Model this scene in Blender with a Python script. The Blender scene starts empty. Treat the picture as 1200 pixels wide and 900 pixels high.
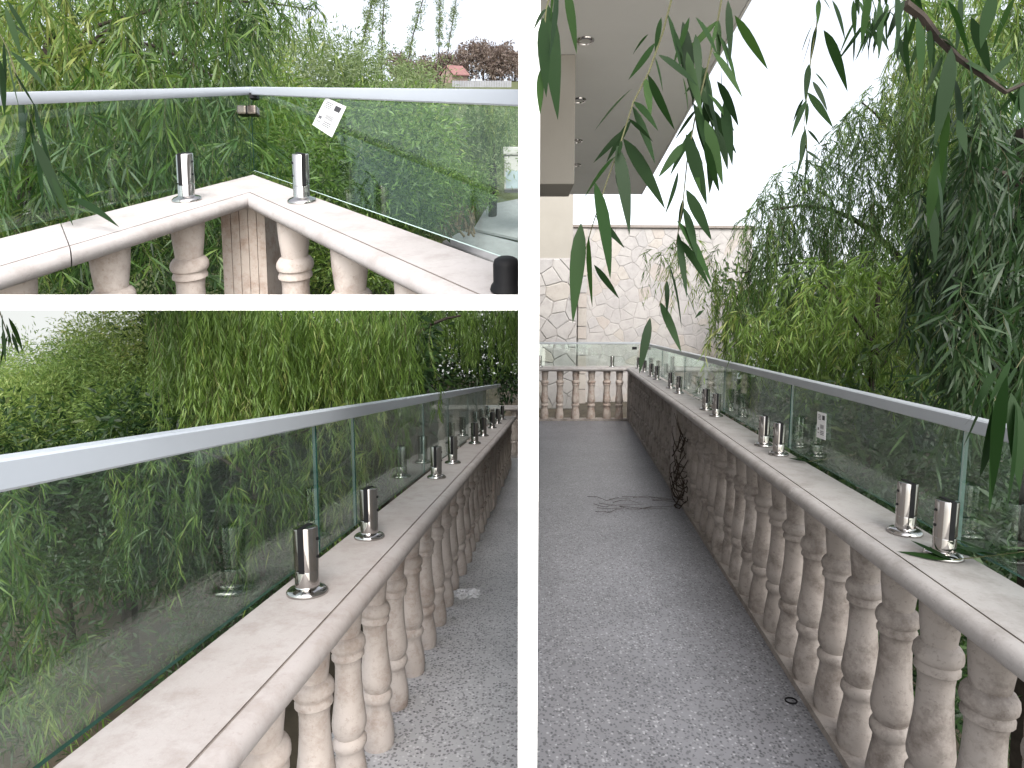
import bpy, bmesh, math, random
import numpy as np
from mathutils import Matrix, Vector

# ------------------------------------------------------------------ camera, sky, sun, exposure
SC = bpy.context.scene
COL = SC.collection
F = 680.0                                   # focal length in pixels of the 1200x900 photograph
PITCH = math.atan(69 / F)
EYE = np.array([0.0, 0.0, 1.51])
cam_data = bpy.data.cameras.new('camera')
cam_data.sensor_fit = 'HORIZONTAL'
cam_data.sensor_width = 36.0
cam_data.lens = 36.0 * F / 1200.0
cam_data.clip_start = 0.02
cam_data.clip_end = 2000.0
cam = bpy.data.objects.new('camera', cam_data)
COL.objects.link(cam)
cam.location = EYE
cam.rotation_euler = (math.radians(90) - PITCH, 0, 0)
SC.camera = cam

SUN_EL, SUN_AZ = math.radians(46), math.radians(170)     # azimuth clockwise from +Y: from behind, a little left
world = bpy.data.worlds.new('World')
SC.world = world
world.use_nodes = True
wn, wl = world.node_tree.nodes, world.node_tree.links
wn.clear()
w_out = wn.new('ShaderNodeOutputWorld')
w_bg = wn.new('ShaderNodeBackground')
w_sky = wn.new('ShaderNodeTexSky')
w_sky.sky_type = 'NISHITA'
w_sky.sun_disc = False
w_sky.sun_elevation = SUN_EL
w_sky.sun_rotation = SUN_AZ
w_sky.dust_density = 4.0
w_sky.air_density = 1.0
w_tc = wn.new('ShaderNodeTexCoord')
w_sep = wn.new('ShaderNodeSeparateXYZ')
w_max = wn.new('ShaderNodeMath'); w_max.operation = 'MAXIMUM'; w_max.inputs[1].default_value = 0.05
w_com = wn.new('ShaderNodeCombineXYZ')
w_hs = wn.new('ShaderNodeHueSaturation'); w_hs.inputs['Saturation'].default_value = 0.30
wl.new(w_tc.outputs['Generated'], w_sep.inputs[0])
wl.new(w_sep.outputs[0], w_com.inputs[0]); wl.new(w_sep.outputs[1], w_com.inputs[1])
wl.new(w_sep.outputs[2], w_max.inputs[0]); wl.new(w_max.outputs[0], w_com.inputs[2])
wl.new(w_com.outputs[0], w_sky.inputs[0])
wl.new(w_sky.outputs[0], w_hs.inputs['Color'])
wl.new(w_hs.outputs[0], w_bg.inputs['Color'])
w_bg.inputs['Strength'].default_value = 0.15
wl.new(w_bg.outputs[0], w_out.inputs['Surface'])

sun_data = bpy.data.lights.new('sun', 'SUN')
sun_data.energy = 0.50
sun_data.angle = math.radians(35)
sun_data.color = (1.0, 0.96, 0.90)
sun = bpy.data.objects.new('sun', sun_data)
COL.objects.link(sun)
to_sun = Vector((math.sin(SUN_AZ) * math.cos(SUN_EL), math.cos(SUN_AZ) * math.cos(SUN_EL), math.sin(SUN_EL)))
sun.rotation_euler = to_sun.to_track_quat('Z', 'Y').to_euler()
sun.location = (0, -5, 12)

SC.view_settings.view_transform = 'Standard'
SC.view_settings.look = 'None'
SC.view_settings.gamma = 1.0
SC.view_settings.use_curve_mapping = False
SC.view_settings.exposure = 1.62
SC.render.engine = 'CYCLES'
SC.cycles.max_bounces = 8
SC.cycles.transparent_max_bounces = 24
SC.cycles.caustics_reflective = False
SC.cycles.caustics_refractive = False

rng = np.random.default_rng(7)
random.seed(7)

# ------------------------------------------------------------------ helpers
RT = np.array([1.0, 0, 0])
FW = np.array([0, math.cos(PITCH), -math.sin(PITCH)])
UP = np.array([0, math.sin(PITCH), math.cos(PITCH)])
Z = np.array([0, 0, 1.0])

def ray(x, y):
    return FW + RT * ((x - 600) / F) + UP * ((450 - y) / F)

def at(x, y, d):
    return EYE + ray(x, y) * d

def at_many(x, y, d):
    x = np.asarray(x, float); y = np.asarray(y, float); d = np.asarray(d, float)
    return EYE + (FW[None] + RT[None] * ((x - 600) / F)[:, None] + UP[None] * ((450 - y) / F)[:, None]) * d[:, None]

def pix(P):
    v = P - EYE
    d = v @ FW
    d = np.where(np.abs(d) < 1e-6, 1e-6, d)
    return 600 + F * (v @ RT) / d, 450 - F * (v @ UP) / d, d

def unit(v):
    v = np.asarray(v, float)
    return v / np.linalg.norm(v)

def link(o, parent=None):
    COL.objects.link(o)
    if parent is not None:
        o.parent = parent
    return o

def thing(name, label, cat, group=None, kind=None):
    o = bpy.data.objects.new(name, None)
    o.empty_display_size = 0.1
    link(o)
    o['label'] = label
    if cat: o['category'] = cat
    if group: o['group'] = group
    if kind: o['kind'] = kind
    return o

def tag(o, label=None, cat=None, group=None, kind=None):
    if label: o['label'] = label
    if cat: o['category'] = cat
    if group: o['group'] = group
    if kind: o['kind'] = kind
    return o

def mesh_obj(name, V, faces, mats, parent=None, smooth=False, fmat=None, at_loc=None, bevel=0):
    V = np.asarray(V, float)
    loc = np.zeros(3)
    if at_loc is not None:
        loc = np.asarray(at_loc, float)
        V = V - loc
    me = bpy.data.meshes.new(name)
    me.from_pydata([tuple(v) for v in V], [], [tuple(int(i) for i in f) for f in faces])
    for m in (mats if isinstance(mats, (list, tuple)) else [mats]):
        me.materials.append(m)
    if smooth is not False:
        me.polygons.foreach_set('use_smooth', [True] * len(me.polygons) if smooth is True else list(smooth))
    if fmat is not None:
        me.polygons.foreach_set('material_index', list(fmat))
    me.update()
    bm = bmesh.new(); bm.from_mesh(me)
    bmesh.ops.recalc_face_normals(bm, faces=bm.faces)
    bm.to_mesh(me); bm.free()
    if smooth is not False: me.set_sharp_from_angle(angle=math.radians(42))
    o = bpy.data.objects.new(name, me)
    o.location = loc
    link(o, parent)
    if bevel:
        b = o.modifiers.new('bevel', 'BEVEL'); b.width = bevel; b.segments = 2; b.limit_method = 'ANGLE'
    return o

def fast_mesh(name, V, tris, mat, parent=None, rnd=None, smooth=False):
    """large triangle meshes straight from numpy arrays"""
    me = bpy.data.meshes.new(name)
    V = np.ascontiguousarray(V, dtype=np.float32); tris = np.ascontiguousarray(tris, dtype=np.int32)
    me.vertices.add(len(V)); me.vertices.foreach_set('co', V.ravel())
    me.loops.add(tris.size); me.loops.foreach_set('vertex_index', tris.ravel())
    me.polygons.add(len(tris))
    me.polygons.foreach_set('loop_start', np.arange(0, tris.size, 3, dtype=np.int32))
    me.polygons.foreach_set('loop_total', np.full(len(tris), 3, dtype=np.int32))
    if smooth: me.polygons.foreach_set('use_smooth', np.ones(len(tris), bool))
    if rnd is not None:
        a = me.attributes.new('rnd', 'FLOAT', 'POINT')
        a.data.foreach_set('value', np.ascontiguousarray(rnd, dtype=np.float32))
    me.materials.append(mat)
    me.update(calc_edges=True)
    me.validate()
    o = bpy.data.objects.new(name, me)
    return link(o, parent)

# ------------------------------------------------------------------ materials
def new_mat(name):
    m = bpy.data.materials.new(name); m.use_nodes = True
    nt = m.node_tree
    return m, nt.nodes, nt.links, nt.nodes['Principled BSDF']

def ramp(nodes, stops):
    r = nodes.new('ShaderNodeValToRGB')
    el = r.color_ramp.elements
    while len(el) < len(stops): el.new(0.5)
    for e, (p, c) in zip(el, stops):
        e.position = p; e.color = (c[0], c[1], c[2], 1)
    return r

def coords(nodes, links, scale, kind='Object'):
    tc = nodes.new('ShaderNodeTexCoord')
    mp = nodes.new('ShaderNodeMapping')
    mp.inputs['Scale'].default_value = (scale,) * 3 if not isinstance(scale, tuple) else scale
    links.new(tc.outputs[kind], mp.inputs['Vector'])
    return mp.outputs['Vector']

def geo_coords(nodes, links, scale):
    g = nodes.new('ShaderNodeNewGeometry')
    mp = nodes.new('ShaderNodeMapping')
    mp.inputs['Scale'].default_value = (scale,) * 3 if not isinstance(scale, tuple) else scale
    links.new(g.outputs['Position'], mp.inputs['Vector'])
    return mp.outputs['Vector']

def noise(nodes, links, vec, scale, detail=6, rough=0.6):
    n = nodes.new('ShaderNodeTexNoise')
    n.inputs['Scale'].default_value = scale; n.inputs['Detail'].default_value = detail
    n.inputs['Roughness'].default_value = rough
    links.new(vec, n.inputs['Vector'])
    return n.outputs['Fac']

def mixc(nodes, links, fac, a, b, mode='MIX'):
    m = nodes.new('ShaderNodeMix'); m.data_type = 'RGBA'; m.blend_type = mode
    for s, v in ((m.inputs[0], fac), (m.inputs[6], a), (m.inputs[7], b)):
        if hasattr(v, 'is_output'): links.new(v, s)
        elif isinstance(v, (tuple, list)): s.default_value = (v[0], v[1], v[2], 1)
        else: s.default_value = v
    return m.outputs[2]

def bump(nodes, links, h, strength, dist, bsdf):
    b = nodes.new('ShaderNodeBump')
    b.inputs['Strength'].default_value = strength; b.inputs['Distance'].default_value = dist
    links.new(h, b.inputs['Height']); links.new(b.outputs['Normal'], bsdf.inputs['Normal'])

def stone_mat(name, light, mid, dirt, dirt_amount=0.5, pits=True):
    m, n, l, b = new_mat(name)
    v = geo_coords(n, l, 1.0)
    big = noise(n, l, v, 3.0, 5, 0.6)
    fine = noise(n, l, v, 38.0, 6, 0.65)
    c = ramp(n, [(0.30, mid), (0.62, light)]); l.new(big, c.inputs[0])
    c2 = mixc(n, l, 0.35, c.outputs[0], mixc(n, l, fine, mid, light))
    d = ramp(n, [(0.47, (0, 0, 0)), (0.66, (1, 1, 1))]); l.new(noise(n, l, v, 9.0, 10, 0.75), d.inputs[0])
    dm = n.new('ShaderNodeMath'); dm.operation = 'MULTIPLY'; dm.inputs[1].default_value = dirt_amount
    l.new(d.outputs[0], dm.inputs[0])
    c3 = mixc(n, l, dm.outputs[0], c2, dirt)
    sp = ramp(n, [(0.60, (0, 0, 0)), (0.70, (1, 1, 1))]); l.new(noise(n, l, v, 90.0, 4, 0.6), sp.inputs[0])
    sm_ = n.new('ShaderNodeMath'); sm_.operation = 'MULTIPLY'; sm_.inputs[1].default_value = dirt_amount * 0.55
    l.new(sp.outputs[0], sm_.inputs[0])
    c3 = mixc(n, l, sm_.outputs[0], c3, dirt)
    l.new(c3, b.inputs['Base Color'])
    b.inputs['Roughness'].default_value = 0.62
    b.inputs['Specular IOR Level'].default_value = 0.35
    h = n.new('ShaderNodeMath'); h.operation = 'ADD'
    l.new(fine, h.inputs[0])
    if pits:
        vo = n.new('ShaderNodeTexVoronoi'); vo.inputs['Scale'].default_value = 55; l.new(v, vo.inputs['Vector'])
        pr = ramp(n, [(0.04, (0.3, 0.3, 0.3)), (0.16, (1, 1, 1))]); l.new(vo.outputs['Distance'], pr.inputs[0])
        l.new(pr.outputs[0], h.inputs[1])
    bump(n, l, h.outputs[0], 0.36, 0.004, b)
    return m

M = {}
M['coping'] = stone_mat('travertine_coping', (0.42, 0.395, 0.39), (0.335, 0.31, 0.30), (0.23, 0.20, 0.182), 0.45)
M['coping_b'] = stone_mat('pinkish_marble_coping', (0.41, 0.38, 0.37), (0.345, 0.308, 0.292), (0.255, 0.212, 0.19), 0.6, False)
M['coping_r'] = stone_mat('weathered_shaded_coping', (0.34, 0.322, 0.312), (0.265, 0.248, 0.238), (0.165, 0.145, 0.13), 0.55)  # besides the dirt, darkened overall for the shade on this balcony
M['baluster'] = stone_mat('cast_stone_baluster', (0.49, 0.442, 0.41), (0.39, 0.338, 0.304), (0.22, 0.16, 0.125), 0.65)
M['baluster_r'] = stone_mat('weathered_shaded_cast_stone', (0.30, 0.272, 0.25), (0.225, 0.197, 0.175), (0.085, 0.066, 0.054), 0.8)  # stains are dirt; the darker base carries this balcony's shade
M['post'] = stone_mat('marble_post', (0.45, 0.40, 0.36), (0.34, 0.285, 0.245), (0.17, 0.09, 0.055), 0.75)
M['groove'] = stone_mat('grey_joint', (0.25, 0.22, 0.20), (0.20, 0.17, 0.15), (0.12, 0.10, 0.09), 0.4)

def terrazzo(name, base, dark, lightc):
    m, n, l, b = new_mat(name)
    v = geo_coords(n, l, 1.0)
    vo = n.new('ShaderNodeTexVoronoi'); vo.inputs['Scale'].default_value = 75; l.new(v, vo.inputs['Vector'])
    vo.inputs['Randomness'].default_value = 1.0
    vo2 = n.new('ShaderNodeTexVoronoi'); vo2.inputs['Scale'].default_value = 120; l.new(v, vo2.inputs['Vector'])
    sep = n.new('ShaderNodeSeparateColor'); l.new(vo.outputs['Color'], sep.inputs[0])
    chips = ramp(n, [(0.0, dark), (0.26, dark), (0.30, base), (0.74, base), (0.78, lightc)]); l.new(sep.outputs[0], chips.inputs[0])
    chips.color_ramp.interpolation = 'CONSTANT'
    ed = ramp(n, [(0.28, (1, 1, 1)), (0.50, (0, 0, 0))]); l.new(vo.outputs['Distance'], ed.inputs[0])
    c = mixc(n, l, ed.outputs[0], base, chips.outputs[0])
    sep2 = n.new('ShaderNodeSeparateColor'); l.new(vo2.outputs['Color'], sep2.inputs[0])
    t = ramp(n, [(0.82, (0, 0, 0)), (0.86, (1, 1, 1))]); l.new(sep2.outputs[1], t.inputs[0])
    c = mixc(n, l, t.outputs[0], c, tuple(x * 0.55 for x in base))
    st = ramp(n, [(0.35, (0.80, 0.80, 0.80)), (0.68, (1.08, 1.08, 1.08))]); l.new(noise(n, l, v, 1.6, 7, 0.65), st.inputs[0])
    c = mixc(n, l, 1.0, c, st.outputs[0], 'MULTIPLY')
    l.new(c, b.inputs['Base Color'])
    b.inputs['Roughness'].default_value = 0.42
    bump(n, l, noise(n, l, v, 160, 3, 0.6), 0.15, 0.002, b)
    return m
M['floor_r'] = terrazzo('grey_terrazzo', (0.178, 0.180, 0.194), (0.062, 0.063, 0.070), (0.31, 0.312, 0.328))
M['floor_b'] = terrazzo('pale_terrazzo', (0.42, 0.42, 0.435), (0.13, 0.13, 0.138), (0.56, 0.56, 0.57))

def plain(name, col, rough=0.5, metal=0.0, spec=0.5, var=0.0, vscale=8.0, bumpy=0.0):
    m, n, l, b = new_mat(name)
    b.inputs['Roughness'].default_value = rough
    b.inputs['Metallic'].default_value = metal
    b.inputs['Specular IOR Level'].default_value = spec
    v = geo_coords(n, l, 1.0)
    f = noise(n, l, v, vscale, 6, 0.6)
    r = ramp(n, [(0.3, tuple(max(0, c * (1 - var)) for c in col)), (0.7, tuple(min(1, c * (1 + var)) for c in col))])
    l.new(f, r.inputs[0]); l.new(r.outputs[0], b.inputs['Base Color'])
    if bumpy: bump(n, l, noise(n, l, v, vscale * 6, 5, 0.6), bumpy, 0.004, b)
    return m
M['steel'] = plain('polished_steel', (0.43, 0.41, 0.395), 0.12, 1.0, 0.5, 0.04, 30)
M['gasket'] = plain('black_rubber', (0.006, 0.006, 0.007), 0.6, 0, 0.2, 0.2)
M['rail'] = plain('painted_aluminium', (0.43, 0.47, 0.52), 0.36, 0.0, 0.5, 0.03, 5)
M['rail_t'] = plain('grey_painted_aluminium', (0.36, 0.39, 0.43), 0.40, 0.0, 0.4, 0.03, 5)
M['bronze'] = plain('dark_bronze_steel', (0.16, 0.13, 0.115), 0.25, 0.9, 0.5, 0.1, 30)
M['rail_r'] = plain('anodised_aluminium', (0.33, 0.355, 0.38), 0.33, 0.0, 0.5, 0.04, 5)
M['white'] = plain('white_paint', (0.90, 0.90, 0.90), 0.6, 0, 0.3, 0.008, 4)
M['paper'] = plain('white_paper', (0.80, 0.81, 0.82), 0.6, 0, 0.3, 0.02, 20)
M['ink'] = plain('printed_ink', (0.05, 0.05, 0.055), 0.6, 0, 0.3, 0.1)
M['ink_grey'] = plain('grey_print', (0.13, 0.13, 0.14), 0.6, 0, 0.3, 0.1)
M['beige'] = plain('beige_render', (0.29, 0.272, 0.24), 0.8, 0, 0.2, 0.05, 2.5, 0.1)
M['soffit'] = plain('grey_white_render', (0.76, 0.745, 0.72), 0.8, 0, 0.2, 0.03, 2.0, 0.06)
M['bark'] = plain('bark', (0.032, 0.026, 0.021), 0.9, 0, 0.2, 0.45, 14, 0.6)
M['twig'] = plain('young_twig', (0.085, 0.085, 0.040), 0.75, 0, 0.3, 0.3, 20)
M['dry'] = plain('dry_stems', (0.17, 0.125, 0.085), 0.9, 0, 0.2, 0.35, 20)
M['darktwig'] = plain('dark_dry_twigs', (0.035, 0.026, 0.020), 0.9, 0, 0.2, 0.35, 20)
M['soil'] = plain('garden_soil', (0.050, 0.042, 0.030), 0.95, 0, 0.1, 0.45, 2.2, 0.8)
M['hill'] = plain('hillside_soil', (0.075, 0.085, 0.040), 0.95, 0, 0.1, 0.45, 1.2, 0.8)
M['slab'] = plain('grey_concrete', (0.23, 0.23, 0.24), 0.8, 0, 0.2, 0.10, 6, 0.2)
M['redroof'] = plain('red_roof', (0.20, 0.105, 0.10), 0.8, 0, 0.2, 0.15, 1)  # dulled towards mauve, distance haze put into the colour
M['brickwall'] = plain('far_brick', (0.24, 0.17, 0.15), 0.85, 0, 0.2, 0.15, 1)
M['fence'] = plain('grey_fence', (0.20, 0.205, 0.22), 0.8, 0, 0.2, 0.12, 1)
M['blue'] = plain('pale_blue_paint', (0.27, 0.31, 0.34), 0.7, 0, 0.2, 0.08, 6)
M['mortar'] = plain('pale_mortar', (0.345, 0.328, 0.315), 0.9, 0, 0.15, 0.12, 9, 0.3)
M['lamp_glass'] = plain('downlight_diffuser', (0.55, 0.53, 0.50), 0.4, 0, 0.4, 0.05)
M['darkpane'] = plain('dark_window_pane', (0.03, 0.035, 0.04), 0.08, 0, 0.5, 0.1)
M['stones'] = []
for i, c in enumerate([(0.385, 0.365, 0.352), (0.37, 0.352, 0.342), (0.40, 0.38, 0.365), (0.385, 0.348, 0.318), (0.36, 0.345, 0.338), (0.39, 0.36, 0.328)]):
    M['stones'].append(stone_mat('wall_stone_%d' % i, c, tuple(x * 0.83 for x in c), tuple(x * 0.55 for x in c), 0.4, False))

def glass_mat(name, tint, ior, grazing=1.0):
    m, n, l, b = new_mat(name)
    n.remove(b)
    out = n['Material Output']
    tr = n.new('ShaderNodeBsdfTransparent'); tr.inputs[0].default_value = (*tint, 1)
    gl = n.new('ShaderNodeBsdfGlossy'); gl.inputs['Roughness'].default_value = 0.015
    gl.inputs['Color'].default_value = (0.90, 0.97, 0.95, 1)
    # Schlick reflectance, the same for the front and back face of the sheet
    ge = n.new('ShaderNodeNewGeometry')
    dt = n.new('ShaderNodeVectorMath'); dt.operation = 'DOT_PRODUCT'
    l.new(ge.outputs['Normal'], dt.inputs[0]); l.new(ge.outputs['Incoming'], dt.inputs[1])
    ab = n.new('ShaderNodeMath'); ab.operation = 'ABSOLUTE'; l.new(dt.outputs['Value'], ab.inputs[0])
    om = n.new('ShaderNodeMath'); om.operation = 'SUBTRACT'; om.inputs[0].default_value = 1.0; l.new(ab.outputs[0], om.inputs[1])
    pw = n.new('ShaderNodeMath'); pw.operation = 'POWER'; pw.inputs[1].default_value = 5.0; l.new(om.outputs[0], pw.inputs[0])
    r0 = ((ior - 1) / (ior + 1)) ** 2
    fr = n.new('ShaderNodeMath'); fr.operation = 'MULTIPLY_ADD'; fr.inputs[1].default_value = grazing - r0; fr.inputs[2].default_value = r0
    l.new(pw.outputs[0], fr.inputs[0])
    mx = n.new('ShaderNodeMixShader')
    l.new(fr.outputs[0], mx.inputs[0]); l.new(tr.outputs[0], mx.inputs[1]); l.new(gl.outputs[0], mx.inputs[2])
    l.new(mx.outputs[0], out.inputs['Surface'])
    return m
M['glass'] = glass_mat('green_tinted_glass', (0.915, 0.962, 0.942), 1.75)
M['glass_clear'] = glass_mat('clear_glass', (0.90, 0.955, 0.93), 1.40, 0.30)
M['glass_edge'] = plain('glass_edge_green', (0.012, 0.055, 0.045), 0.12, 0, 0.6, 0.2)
M['glass_edge_lit'] = plain('lit_glass_edge', (0.70, 0.78, 0.76), 0.15, 0, 0.6, 0.05)  # pale copy of the pane edge, its bright glint put into the colour

def plastic_mat():
    m, n, l, b = new_mat('clear_plastic_film')
    n.remove(b)
    tr = n.new('ShaderNodeBsdfTransparent'); tr.inputs[0].default_value = (0.93, 0.93, 0.94, 1)
    gl = n.new('ShaderNodeBsdfPrincipled'); gl.inputs['Base Color'].default_value = (0.8, 0.8, 0.82, 1); gl.inputs['Roughness'].default_value = 0.15
    mx = n.new('ShaderNodeMixShader'); mx.inputs[0].default_value = 0.42
    l.new(tr.outputs[0], mx.inputs[1]); l.new(gl.outputs[0], mx.inputs[2])
    l.new(mx.outputs[0], n['Material Output'].inputs['Surface'])
    return m
M['plastic'] = plastic_mat()

def leaf_mat(name, stops, trans=0.35, rough=0.45, spec=0.4):
    m, n, l, b = new_mat(name)
    a = n.new('ShaderNodeAttribute'); a.attribute_name = 'rnd'
    r = ramp(n, stops); l.new(a.outputs['Fac'], r.inputs[0])
    l.new(r.outputs[0], b.inputs['Base Color'])
    b.inputs['Roughness'].default_value = rough
    b.inputs['Specular IOR Level'].default_value = spec
    t = n.new('ShaderNodeBsdfTranslucent')
    hs = n.new('ShaderNodeHueSaturation'); hs.inputs['Value'].default_value = 1.5; hs.inputs['Saturation'].default_value = 1.1
    l.new(r.outputs[0], hs.inputs['Color']); l.new(hs.outputs[0], t.inputs['Color'])
    mx = n.new('ShaderNodeMixShader'); mx.inputs[0].default_value = trans
    l.new(b.outputs[0], mx.inputs[1]); l.new(t.outputs[0], mx.inputs[2])
    l.new(mx.outputs[0], n['Material Output'].inputs['Surface'])
    return m
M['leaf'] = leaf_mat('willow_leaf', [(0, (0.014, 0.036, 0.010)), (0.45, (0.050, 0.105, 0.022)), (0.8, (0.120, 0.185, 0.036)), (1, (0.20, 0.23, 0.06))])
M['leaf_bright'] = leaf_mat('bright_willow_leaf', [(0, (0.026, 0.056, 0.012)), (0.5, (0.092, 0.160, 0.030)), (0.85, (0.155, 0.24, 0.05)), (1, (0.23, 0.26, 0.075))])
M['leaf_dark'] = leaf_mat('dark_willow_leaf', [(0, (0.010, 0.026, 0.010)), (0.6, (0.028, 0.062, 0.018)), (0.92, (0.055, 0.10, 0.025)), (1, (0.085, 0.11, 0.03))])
M['leaf_olive'] = leaf_mat('lightened_olive_leaf', [(0, (0.080, 0.130, 0.032)), (0.5, (0.20, 0.28, 0.075)), (0.85, (0.30, 0.36, 0.11)), (1, (0.36, 0.33, 0.13))])  # leaf colour raised to make up for the shade it stands in
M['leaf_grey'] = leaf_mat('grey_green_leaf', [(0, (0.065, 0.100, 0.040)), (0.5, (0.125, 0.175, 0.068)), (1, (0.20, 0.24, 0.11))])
M['leaf_shrub'] = leaf_mat('lightened_shrub_leaf', [(0, (0.080, 0.145, 0.040)), (0.5, (0.19, 0.285, 0.08)), (1, (0.32, 0.39, 0.13))], 0.4)  # shrub green lightened in colour because these shrubs lie in shadow
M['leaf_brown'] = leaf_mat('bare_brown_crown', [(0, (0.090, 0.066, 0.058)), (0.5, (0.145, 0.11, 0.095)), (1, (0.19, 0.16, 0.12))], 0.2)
M['leaf_near'] = leaf_mat('backlit_near_leaf', [(0, (0.007, 0.019, 0.006)), (0.6, (0.014, 0.038, 0.009)), (1, (0.032, 0.072, 0.015))], 0.30, 0.5, 0.15)  # near willow leaves darkened, their backlit look put into the colour

# ------------------------------------------------------------------ basic solids
def box_pts(o, ax, ay, az):
    """8 corners from a corner point and three edge vectors"""
    o, ax, ay, az = (np.asarray(v, float) for v in (o, ax, ay, az))
    return np.array([o, o + ax, o + ax + ay, o + ay, o + az, o + ax + az, o + ax + ay + az, o + ay + az])
BOXF = [(0, 3, 2, 1), (4, 5, 6, 7), (0, 1, 5, 4), (1, 2, 6, 5), (2, 3, 7, 6), (3, 0, 4, 7)]

def box(name, o, ax, ay, az, mat, parent=None, bevel=0, fmat=None):
    P = box_pts(o, ax, ay, az)
    return mesh_obj(name, P, BOXF, mat, parent, at_loc=P[:4].mean(0), bevel=bevel, fmat=fmat)

def tube(name, pts, radii, mat, parent=None, sides=6):
    pts = np.asarray(pts, float)
    n = len(pts)
    if np.isscalar(radii): radii = [radii] * n
    V, Fc = [], []
    ref = np.array([0.31, 0.77, 0.55])
    for i in range(n):
        t = unit(pts[min(i + 1, n - 1)] - pts[max(i - 1, 0)])
        u = unit(np.cross(t, ref)); w = np.cross(t, u)
        for k in range(sides):
            a = 2 * math.pi * k / sides
            V.append(pts[i] + (u * math.cos(a) + w * math.sin(a)) * radii[i])
    for i in range(n - 1):
        for k in range(sides):
            a, b2 = i * sides + k, i * sides + (k + 1) % sides
            Fc.append((a, b2, b2 + sides, a + sides))
    Fc.append(tuple(range(sides))[::-1]); Fc.append(tuple(range((n - 1) * sides, n * sides)))
    return V, Fc

def tube_obj(name, paths, mat, parent=None, sides=6, at_loc=None):
    """one mesh of several tubes; paths = list of (pts, radii)"""
    V, Fc = [], []
    for pts, rad in paths:
        v, f = tube(name, pts, rad, mat, None, sides)
        k = len(V); V += v; Fc += [tuple(i + k for i in q) for q in f]
    return mesh_obj(name, V, Fc, mat, parent, smooth=True, at_loc=at_loc)

class Frame:
    """local axes of one balcony edge: x across and outwards, y along, z up"""
    def __init__(s, o, e, d):
        s.o = np.asarray(o, float); s.e = unit(e); s.d = unit(d)
        s.dn = s.d
        nrm = np.cross(s.e, s.d)
        s.en = unit(np.cross(s.d, nrm)); s.en = s.en if s.en @ s.e > 0 else -s.en
    def P(s, x, y, z):
        return s.o + s.e * x + s.d * y + Z * z
    def disc(s, x, y):
        return s.en * x + s.dn * y
    def solve(s, px, py, x=None, z=None):
        """where a pixel's ray meets the plane of constant x, or constant z"""
        r = ray(px, py)
        if z is not None:
            A = np.stack([s.e, s.d, -r], 1); q = np.linalg.solve(A, EYE - s.o - Z * z)
            return q[0], q[1]
        A = np.stack([s.d, Z, -r], 1); q = np.linalg.solve(A, EYE - s.o - s.e * x)
        return q[0], q[1]

def sweep(name, fr, prof, y0, y1, mat, parent, k0=0.0, k1=0.0, at_loc=None, smooth=None, fmat=None):
    """closed profile [(x, z)] swept along y; k = mitre slope of each end"""
    n = len(prof)
    V = [fr.P(x, y0 + k0 * x, z) for x, z in prof] + [fr.P(x, y1 + k1 * x, z) for x, z in prof]
    Fc = [(i, (i + 1) % n, n + (i + 1) % n, n + i) for i in range(n)]
    fm = list(fmat) if fmat else [0] * n
    sm = list(smooth) if smooth else [False] * n
    V = V + V                                            # end caps get vertices of their own: no shading bleed
    Fc += [tuple(range(2 * n, 3 * n))[::-1], tuple(range(3 * n, 4 * n))]
    return mesh_obj(name, V, Fc, mat, parent, smooth=sm + [False, False], fmat=fm + [0, 0],
                    at_loc=fr.P(0, (y0 + y1) / 2, prof[0][1]) if at_loc is None else at_loc)

# baluster profile: (fraction from the top, radius / height)
BAL = [(0.0, .074), (.03, .075), (.10, .071), (.16, .064), (.195, .060), (.205, .074), (.22, .083), (.24, .086), (.255, .083), (.265, .073),
       (.275, .073), (.285, .078), (.298, .078), (.308, .066), (.34, .062), (.42, .064), (.50, .070), (.57, .079), (.615, .084), (.645, .081), (.67, .070),
       (.682, .064), (.690, .076), (.705, .083), (.725, .083), (.740, .074), (.752, .066), (.79, .070), (.85, .080), (.91, .088), (.96, .088), (1.0, .083)]

def baluster_mesh(name, fr, hgt, rs, mat, cut=None, sides=20, flip=False):
    pts = [(f * hgt, r * hgt * rs) for f, r in (BAL if not flip else [(1 - f, r) for f, r in BAL[::-1]])]
    if cut is not None and cut < hgt:
        out = []
        for i, (a, r) in enumerate(pts):
            if a < cut: out.append((a, r))
            else:
                a0, r0 = pts[i - 1]; t = (cut - a0) / max(a - a0, 1e-6); out.append((cut, r0 + (r - r0) * t)); break
        pts = out
    V, Fc = [], []
    for a, r in pts:
        for k in range(sides):
            an = 2 * math.pi * k / sides
            V.append(fr.disc(math.cos(an) * r, math.sin(an) * r) - Z * a)
    n = len(pts)
    for i in range(n - 1):
        for k in range(sides):
            p, q = i * sides + k, i * sides + (k + 1) % sides
            Fc.append((p, q, q + sides, p + sides))
    Fc.append(tuple(range(sides))); Fc.append(tuple(range((n - 1) * sides, n * sides))[::-1])
    o = mesh_obj(name, V, Fc, mat, None, smooth=[True] * ((n - 1) * sides) + [False, False])
    me = o.data
    bpy.data.objects.remove(o)
    return me

def lathe_local(fr, prof, sides=28):
    """solid of revolution about the local vertical; prof = [(r, z)] from bottom to top"""
    V, Fc = [], []
    for r, z in prof:
        for k in range(sides):
            a = 2 * math.pi * k / sides
            V.append(fr.disc(math.cos(a) * r, math.sin(a) * r) + Z * z)
    n = len(prof)
    for i in range(n - 1):
        for k in range(sides):
            p, q = i * sides + k, i * sides + (k + 1) % sides
            Fc.append((p, q, q + sides, p + sides))
    Fc.append(tuple(range(sides))[::-1]); Fc.append(tuple(range((n - 1) * sides, n * sides)))
    return V, Fc

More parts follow.
